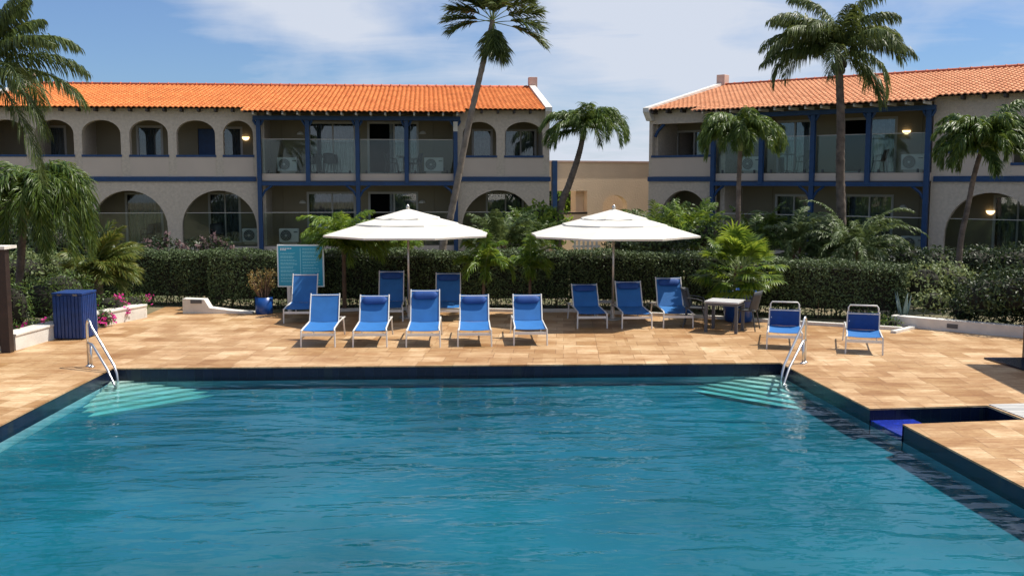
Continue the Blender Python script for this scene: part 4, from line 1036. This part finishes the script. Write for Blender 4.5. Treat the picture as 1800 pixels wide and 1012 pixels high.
# F: coconut off the left edge
YF = 20
pf = [P(-60, 620, YF), P(-50, 400, YF), P(-35, 220, YF), P(-22, 120, YF)]; pf[0].z = 0
lf = spread(4, (85, 10), 1.6, (70, 100), 61)+[(5, 55, 2.0, 95), (0, 30, 1.95, 72), (358, 12, 2.0, 75), (8, 70, 1.5, 70), (350, -25, 1.7, 60), (345, -50, 2.4, 35), (20, 85, 1.6, 60), (340, 45, 1.8, 80), (330, 10, 1.6, 80), (0, 80, 1.4, 60)]
palm('big coconut palm whose fronds hang in from the top left corner', pf[0], pf, dict(style=dict(COCO, n=130, leaf=.62, wd=.024, ld=1.5), list=lf), 'lcoco', .18, .13, seed=10)
# G: drooping palm left
YG = 21.5
pg = [P(32, 560, YG), P(34, 500, YG), P(38, 440, YG), P(42, 385, YG), P(45, 372, YG)]; pg[0].z = 0
lg = spread(20, (82, 20), 1.8, (200, 260), 71)+[(0, 68, 3.1, 330), (12, 55, 2.7, 320), (350, 62, 3.0, 330), (338, 45, 2.6, 300), (0, 82, 2.8, 360), (325, 62, 2.9, 330), (305, 72, 2.6, 330), (20, 62, 2.7, 330), (345, 75, 3.1, 340), (180, 60, 1.5, 90), (170, 30, 1.3, 100), (300, 40, 1.5, 125), (320, 60, 1.6, 125), (15, 20, 1.4, 100), (330, 15, 1.5, 90)]
palm('leafy drooping palm behind the brown booth at the left', pg[0], pg, dict(style=dict(ADON, leaf=.50, n=120, wd=.034, ld=.9), list=lg), 'ladon', .09, .07, 'trunkd', shaft=.3, seed=11)
# H: stubby yellow-green palm
YH = 23.6
ph = [P(168, 545, YH), P(166, 510, YH), P(166, 478, YH)]; ph[0].z = 0
lh = [(30, 50, 1.2, 60), (330, 35, 1.2, 60), (0, 75, 1.25, 45), (270, 50, 1.0, 80), (310, 15, 1.0, 60), (50, 30, 1.1, 60), (5, 62, 1.15, 55), (350, 45, 1.2, 60), (0, 28, 1.15, 60), (10, 12, 1.0, 60), (345, 5, .95, 70), (70, 75, 1.1, 40), (200, 60, .9, 70), (175, 35, .8, 80), (300, 40, 1.0, 90), (270, 20, .8, 80), (330, 70, 1.2, 45), (20, 80, 1.2, 30), (190, 10, .7, 80), (330, 22, 1.1, 70)]
palm('stubby palm with yellow brown fronds between booth and hedge', ph[0], ph, dict(style=dict(COCO, n=90, leaf=.44, wd=.03, ld=.4, bare=.2, lift=.3), list=lh), 'lcocoy', .26, .15, 'trunk', seed=12)
# I J K: young palms in front of the hedge
for (nm, xb, yb, xt, yt, Y, L, n, sd, lab, lf_, r_) in (
    ('young_palm', 606, 548, 604, 437, 24.25, 1.3, 24, 81, 'young palm with yellow green fronds between sign and left parasol', .30, .045),
    ('young_palm', 848, 550, 852, 470, 23.5, .85, 9, 82, 'small palm before the hedge right of the left parasol', .24, .03),
    ('young_palm', 931, 550, 932, 468, 23.5, .62, 9, 83, 'smallest palm before the hedge between the two parasols', .22, .03)):
    pp_ = [P(xb, yb, Y), P((xb+xt)/2, (yb+yt)/2, Y), P(xt, yt, Y)]; pp_[0].z = 0
    big = L > 1
    l_ = spread(n, (84, 30), L, (80, 130), sd)+([(0, 55, L, 110), (355, 35, L*.95, 110), (180, 45, L*.9, 100), (0, 70, L*1.05, 120), (340, 20, L*.9, 80)] if big else [(0, 40, L*.9, 80), (180, 45, L*.9, 80), (90, 88, L*1.1, 15), (270, -20, L*.5, 60)])
    palm(lab, pp_[0], pp_, dict(style=dict(ADON, leaf=lf_*1.25, n=64, wd=.034, lift=.5, ld=.8), list=l_), 'lbright', r_*1.3, r_, 'stem', nm, group='young palms planted along the hedge', seed=sd)
# L: potted fan palm
def fan(acc, c, d, rad, nseg, spread_, droop, w_):
    d = d.normalized(); side = d.cross(Vector((0, 0, 1)))
    side = side.normalized() if side.length > .05 else Vector((1, 0, 0)); up = side.cross(d)
    for i in range(nseg):
        a = R(-spread_/2+spread_*i/(nseg-1)); v = d*math.cos(a)+side*math.sin(a)+up*.12*math.cos(a*2); v.normalize(); l = rad*(1-.25*abs(a)/3)*random.uniform(.9, 1.08)
        m1 = c+v*l*.5; v2 = (v+Vector((0, 0, -droop))).normalized(); m2_ = m1+v2*l*.3; e_ = m2_+(v2+Vector((0, 0, -droop*1.2))).normalized()*l*.22
        wv = v.cross(up).normalized()*(w_/2) if v.cross(up).length > .01 else side*w_/2
        acc.append((c-wv*.3, c+wv*.3, m1+wv, m1-wv, m2_+wv*.8, m2_-wv*.8, e_))
random.seed(91)
r = empty('potted_palm', BIGPOT+Vector((0, 0, .64)), 0, 'bright green fan leaved palm growing in the large navy pot', 'palm')
acc = []; st = MB()
for i in range(84):
    az = random.uniform(0, 2*math.pi); e = R(random.uniform(5, 85)) if i > 12 else R(random.uniform(-20, 15)); L = random.uniform(.5, .95)*(.82+.35*math.sin(max(0, e)))
    d = Vector((math.cos(e)*math.cos(az), math.cos(e)*math.sin(az), math.sin(e))); b0 = Vector((random.uniform(-.09, .09), random.uniform(-.09, .09), .10+random.uniform(0, .40)))
    c = b0+d*L+Vector((0, 0, -.08*L)); st.tube([b0, b0+d*L*.5+Vector((0, 0, .02)), c], .008, 4, False)
    dd = (d+Vector((0, 0, -.35))).normalized(); fan(acc, c, dd, random.uniform(.34, .46), 17, random.uniform(120, 200), random.uniform(.15, .5), .042)
leaf_mesh(acc, 'crown', 'lfan', r); st.build('frond_stems', 'gstem', r)
tk = MB()
for q in ((-.1, 0), (.08, .05), (.02, -.09)): tk.tube([(q[0], q[1], 0), (q[0]*1.1, q[1], .35), (q[0]*.8, q[1], .62)], .03, 6)
tk.build('trunk', 'stem', r)
# bushy clump palms behind the hedge
def clump(label, x, y, Y, n, L, leafm, sd, leaf=.3, el=(85, 25), dr=(50, 95), st_=None, wd=.03, nm='areca_palm', zc=None, base_r=.25):
    random.seed(sd); c = P(x, y, Y); root = empty(nm, (c.x, Y, 0), 0, label, 'palm', 'bushy palms behind the hedge')
    zc = c.z if zc is None else zc; acc = []; s = MB(); t = MB()
    for i in range(4):
        a = random.uniform(0, 6.28); t.tube([(base_r*math.cos(a), base_r*math.sin(a), 0), (base_r*.7*math.cos(a), base_r*.7*math.sin(a), zc)], [.05, .035], 6)
        t.build('trunk', 'stem', root); t = MB()
    for az, e, l, d in spread(n, el, L, dr, sd, .25, 40):
        a = R(az); frond(acc, (base_r*.8*math.cos(a), base_r*.8*math.sin(a), zc+random.uniform(-.3, .15)), a, R(e), l, R(d), 60, leaf*1.15, .12, 50, .6, wd*1.15, .4, s, .012)
    cr = leaf_mesh(acc, 'crown', leafm, root); s.build('frond_stems', 'gstem', cr); return root
clump('feathery grey green palm between the parasols and the left hotel arch', 878, 425, 31, 30, 1.35, 'lpho', 101, .28, dr=(60, 110))
clump('dense palm clump left of the curved trunk palm', 935, 428, 33, 26, 1.35, 'ladon', 102, .3)
clump('feathery palm clump right of the arch in the link wall', 1150, 425, 33, 26, 1.5, 'ladon', 103, .32)
clump('dark palm clump against the first arch of the right hotel', 1215, 425, 31, 26, 1.35, 'lbright', 104, .3)
clump('wide feathery date palm around the straight coconut trunk', 1500, 440, 28, 70, 1.75, 'lpho', 105, .24, (80, 5), (95, 150), nm='date_palm')
clump('grey green date palm between potted palm and coconut trunk', 1395, 435, 28.5, 50, 1.4, 'lpho', 106, .24, (85, 10), (95, 150), nm='date_palm')
clump('small palm clump behind the potted palm', 1330, 420, 29, 20, 1.1, 'ladon', 107, .26)
clump('shadowed palm clump under the left parasol canopy', 700, 440, 28, 18, .9, 'lbright', 108, .26)
# shrubs
def shrub(name, label, parts, leafm, size, dens=900, aspect=.5, core=True, cat='shrub', group=None, flower=None, seed=1, corem='core'):
    g = np.random.default_rng(seed); x0 = np.mean([p[0] for p in parts]); y0 = np.mean([p[1] for p in parts])
    root = empty(name, (x0, y0, 0), 0, label, cat, group); P_ = []; Nn = []
    cm = MB()
    for (x, y, z, rx, ry, rz_) in parts:
        n = int(dens*(rx*ry+rx*rz_+ry*rz_)*1.4); d = g.normal(size=(n, 3)); d /= np.linalg.norm(d, axis=1)[:, None]
        lump = 1+.12*np.sin(d[:, :1]*7+d[:, 1:2]*5+x)+.1*np.sin(d[:, 2:3]*9+d[:, :1]*4)
        rr = g.uniform(.72, 1.06, size=(n, 1))*lump; p = d*rr*[rx, ry, rz_]+[x-x0, y-y0, z]; ok = p[:, 2] > .02; P_.append(p[ok]); Nn.append(d[ok])
        if core:
            vs = []; a_, b_ = 10, 6
            for j in range(b_+1):
                for i in range(a_):
                    ph = math.pi*j/b_; th = 2*math.pi*i/a_; vs.append((x-x0+.66*rx*math.sin(ph)*math.cos(th), y-y0+.66*ry*math.sin(ph)*math.sin(th), max(.0, z+.66*rz_*math.cos(ph))))
            cm.add(vs, [(j*a_+i, j*a_+(i+1) % a_, (j+1)*a_+(i+1) % a_, (j+1)*a_+i) for j in range(b_) for i in range(a_)]); cm.build('branches', corem, root); cm = MB()
    P_ = np.concatenate(P_); Nn = np.concatenate(Nn)
    np_mesh('foliage', leaves(P_, Nn, size, aspect), 4, leafm, root)
    if flower:
        fm, fr_, fs_ = flower; cn = g.choice(len(P_), size=max(3, int(fr_)), replace=False); cen = P_[cn]*[1.04, 1.04, 1.02]
        for c_ in cen:
            q = c_+g.normal(size=(26, 3))*.05; np_mesh('flower_cluster', leaves(q, np.zeros_like(q)+[0, -.5, 1], fs_, .8), 4, fm, root)
    return root
def gp(x, y, Y): v = P(x, y, Y); return v
def sh(name, label, specs, *a, **k):
    parts = []
    for (x, y, Y, rx, rz_) in specs:
        v = P(x, y, Y); parts.append((v.x, v.y, v.z, rx, rx*.8, rz_))
    return shrub(name, label, parts, *a, **k)
sh('flowering_shrub', 'shrub with magenta flowers right of the blue slatted bin', [(195, 540, 22.6, .45, .35), (232, 535, 23.2, .4, .28), (180, 560, 21.6, .28, .25)], 'lbush', .035, flower=('lpink', 11, .035), seed=1, group='flowering shrubs in the left bed')
sh('flowering_shrub', 'low magenta flowering plants left of the blue slatted bin', [(60, 585, 19.9, .32, .22), (88, 575, 20.3, .3, .2), (30, 590, 19.6, .3, .2)], 'lbush', .03, flower=('lpink', 8, .032), seed=2, group='flowering shrubs in the left bed')
sh('flowering_shrub', 'magenta flowering shrub behind the brown booth', [(25, 540, 19.8, .4, .6), (5, 585, 19.3, .35, .25)], 'lbush', .035, flower=('lpink', 7, .035), seed=3, group='flowering shrubs in the left bed')
sh('green_shrub', 'soft green shrub filling the left bed behind the bin', [(110, 510, 22.4, .7, .5), (70, 530, 21.5, .6, .55), (145, 530, 22.8, .5, .45)], 'lbush', .045, aspect=.3, seed=4)
sh('green_shrub', 'light green leafy shrub under the drooping left palm', [(40, 480, 24.5, .8, .55), (85, 475, 25, .6, .5)], 'lpale', .05, seed=5)
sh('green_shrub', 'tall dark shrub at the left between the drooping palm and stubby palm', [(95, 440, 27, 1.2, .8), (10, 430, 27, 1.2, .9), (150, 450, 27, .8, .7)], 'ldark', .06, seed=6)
for i, (x, y) in enumerate(((275, 437), (300, 435), (345, 436), (375, 434), (395, 437))):
    sh('rose_shrub', ['dusty pink flowering shrub, leftmost behind the hedge', 'dusty pink flowering shrub, second from left behind the hedge', 'dusty pink flowering shrub, middle one behind the hedge', 'dusty pink flowering shrub, fourth from left behind the hedge', 'dusty pink flowering shrub nearest the blue post behind the hedge'][i],
       [(x, y, 28, .28, .30)], 'ldark', .05, flower=('lrose', 9, .04), seed=20+i, group='pink flowering shrubs behind the hedge', core=False)
sh('broadleaf_shrub', 'bright green broad leaved shrub at the corner of the left hotel', [(945, 388, 37, .8, .65), (965, 400, 37, .8, .7), (905, 395, 37.5, .5, .5)], 'lbright', .09, 420, seed=30)
sh('green_shrub', 'bright shrub under the right parasol rim beside the palm clump', [(1120, 415, 35, 1.0, .7), (1190, 400, 34, 1.0, .8), (1235, 415, 30, .8, .5)], 'lbush', .07, 500, seed=31)
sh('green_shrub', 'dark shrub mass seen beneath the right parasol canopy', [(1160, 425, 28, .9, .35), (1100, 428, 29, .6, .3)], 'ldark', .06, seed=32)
sh('pale_shrub', 'pale green loose shrub at the end of the right hedge', [(1625, 500, 22.6, .55, .55), (1660, 495, 23, .55, .5), (1690, 510, 22.6, .45, .5), (1640, 530, 22, .4, .3)], 'lpale', .045, seed=33)
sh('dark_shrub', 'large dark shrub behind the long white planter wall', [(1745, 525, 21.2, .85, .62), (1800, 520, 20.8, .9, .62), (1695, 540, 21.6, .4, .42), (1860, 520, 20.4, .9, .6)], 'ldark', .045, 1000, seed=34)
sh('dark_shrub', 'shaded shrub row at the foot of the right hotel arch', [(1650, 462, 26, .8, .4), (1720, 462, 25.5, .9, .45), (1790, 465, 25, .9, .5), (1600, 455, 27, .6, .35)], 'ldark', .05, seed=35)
sh('green_shrub', 'low leafy edge plant at the corner of the right hedge', [(1568, 572, 21.5, .25, .18), (1535, 565, 21.8, .3, .2)], 'lbush', .04, seed=36)
sh('garden_tree', 'leafy tree seen through the opening of the link wall', [(1000, 350, 56, 2.6, 1.6), (1040, 370, 57, 2, 1.6), (975, 390, 56, 2, 1.5), (1020, 400, 55, 2, 1.5)], 'lbright', .14, 160, seed=37, cat='tree')
# agave
v = P(1588, 560, 22); r = empty('agave_plant', (v.x, v.y, 0), 0, 'blue grey agave with upright blades at the hedge end', 'plant')
random.seed(5)
for i in range(7):
    a = i*.9; l = random.uniform(.5, .75); t_ = .16+.1*(i % 3)
    MB().tube([(0, 0, 0), (math.cos(a)*t_*.5, math.sin(a)*t_*.5, l*.5), (math.cos(a)*t_, math.sin(a)*t_, l)], [.03, .05, .004], 6, flat=.3).build('leaf', 'lagave', r, True)
# hedges
def hedge(label, pts, depth, z1, seed, dens=1500, z0=.0, sparse=.42):
    g = np.random.default_rng(seed); A = [Vector((p[0], p[1])) for p in pts]; root = empty('hedge', (A[0].x, A[0].y, 0), 0, label, 'hedge', 'clipped hedges round the pool deck')
    ox, oy = A[0].x, A[0].y; PP = []; NN = []; core = MB(); stems = MB()
    for k in range(len(A)-1):
        a, b_ = A[k], A[k+1]; d = (b_-a); L = d.length; d /= L; nrm = Vector((-d.y, d.x))   # nrm points away from the camera
        nf = int(L*z1*dens); nt_ = int(L*depth*dens*1.1)
        s = g.uniform(-.05, L+.05, nf); z = g.uniform(z0, z1, nf); keep = (z > sparse) | (g.uniform(size=nf) < .55+.45*z/sparse); s, z = s[keep], z[keep]
        off = g.uniform(-.03, .14, len(s))+.04*np.sin(s*3.1+z*4)+.03*np.sin(s*7+1)+.10*np.clip((sparse-z)/sparse, 0, 1)+.08*np.clip((z-z1+.12)/.12, 0, 1)
        PP.append(np.stack([a.x+d.x*s+nrm.x*off-ox, a.y+d.y*s+nrm.y*off-oy, z], 1)); NN.append(np.tile([-nrm.x, -nrm.y, .35], (len(s), 1)))
        s = g.uniform(-.05, L+.05, nt_); off = g.uniform(0, depth, nt_); z = z1+.035*np.sin(s*2.3)+.02*np.sin(s*6+off*4)+g.uniform(-.10, .05, nt_)-.08*np.clip((.1-off)/.1, 0, 1)
        PP.append(np.stack([a.x+d.x*s+nrm.x*off-ox, a.y+d.y*s+nrm.y*off-oy, z], 1)); NN.append(np.tile([0, 0, 1.], (nt_, 1)))
        q = [a+nrm*.13, b_+nrm*.13, b_+nrm*(depth-.1), a+nrm*(depth-.1)]
        core.prism([(p.x-ox, p.y-oy) for p in q], .24, z1-.12)
        for i in range(int(L*16)):
            s_ = g.uniform(0, L); o_ = g.uniform(.1, depth-.1); x = a.x+d.x*s_+nrm.x*o_-ox; y = a.y+d.y*s_+nrm.y*o_-oy
            stems.tube([(x, y, 0), (x+g.uniform(-.1, .1), y+g.uniform(-.08, .08), .45)], g.uniform(.006, .014), 4, False)
    # end caps
    for (a, b_) in ((A[0], A[1]), (A[-1], A[-2])):
        d = (a-b_).normalized(); nrm = Vector((-(A[1]-A[0]).normalized().y, (A[1]-A[0]).normalized().x)); n = int(depth*z1*dens)
        off = g.uniform(0, depth, n); z = g.uniform(.1, z1, n); e = g.uniform(-.1, .05, n)
        PP.append(np.stack([a.x+d.x*e+nrm.x*off-ox, a.y+d.y*e+nrm.y*off-oy, z], 1)); NN.append(np.tile([d.x, d.y, .3], (n, 1)))
    np_mesh('foliage', leaves(np.concatenate(PP), np.concatenate(NN), .034, .5, .8), 4, 'lhedge', root)
    core.build('branches', 'core', root); stems.build('stem', 'stem', root)
def gx(x, Y): return (P(x, 500, Y).x, Y)
hedge('clipped hedge behind the left bed, left of the sloping white wall', [gx(172, 25.4), gx(372, 25.2)], .9, 1.36, 1)
hedge('long clipped hedge behind the loungers and parasols', [gx(368, 24.5), gx(640, 24.7), gx(1000, 24.7), gx(1200, 24.2), gx(1290, 23.6)], .95, 1.38, 2)
hedge('clipped hedge behind the two loop handled loungers', [gx(1290, 23.55), gx(1400, 22.9), gx(1590, 22.3)], 1.0, 1.27, 3)
hedge('shadowed hedge behind the drooping left palm', [gx(-40, 25.9), gx(172, 25.7)], .8, 1.2, 4, 900)
# grass and ground cover in the beds
g_ = np.random.default_rng(9); n = 26000
q = np.stack([g_.uniform(-20, 22, n), g_.uniform(25.6, 38, n), np.full(n, .02)], 1)
t = tag(np_mesh('ground_cover', leaves(q, np.tile([0, -.3, .5], (n, 1)), .06, .25, .8), 4, 'lbush'), 'sparse green ground cover between hedge and hotels', 'ground cover', kind='stuff')
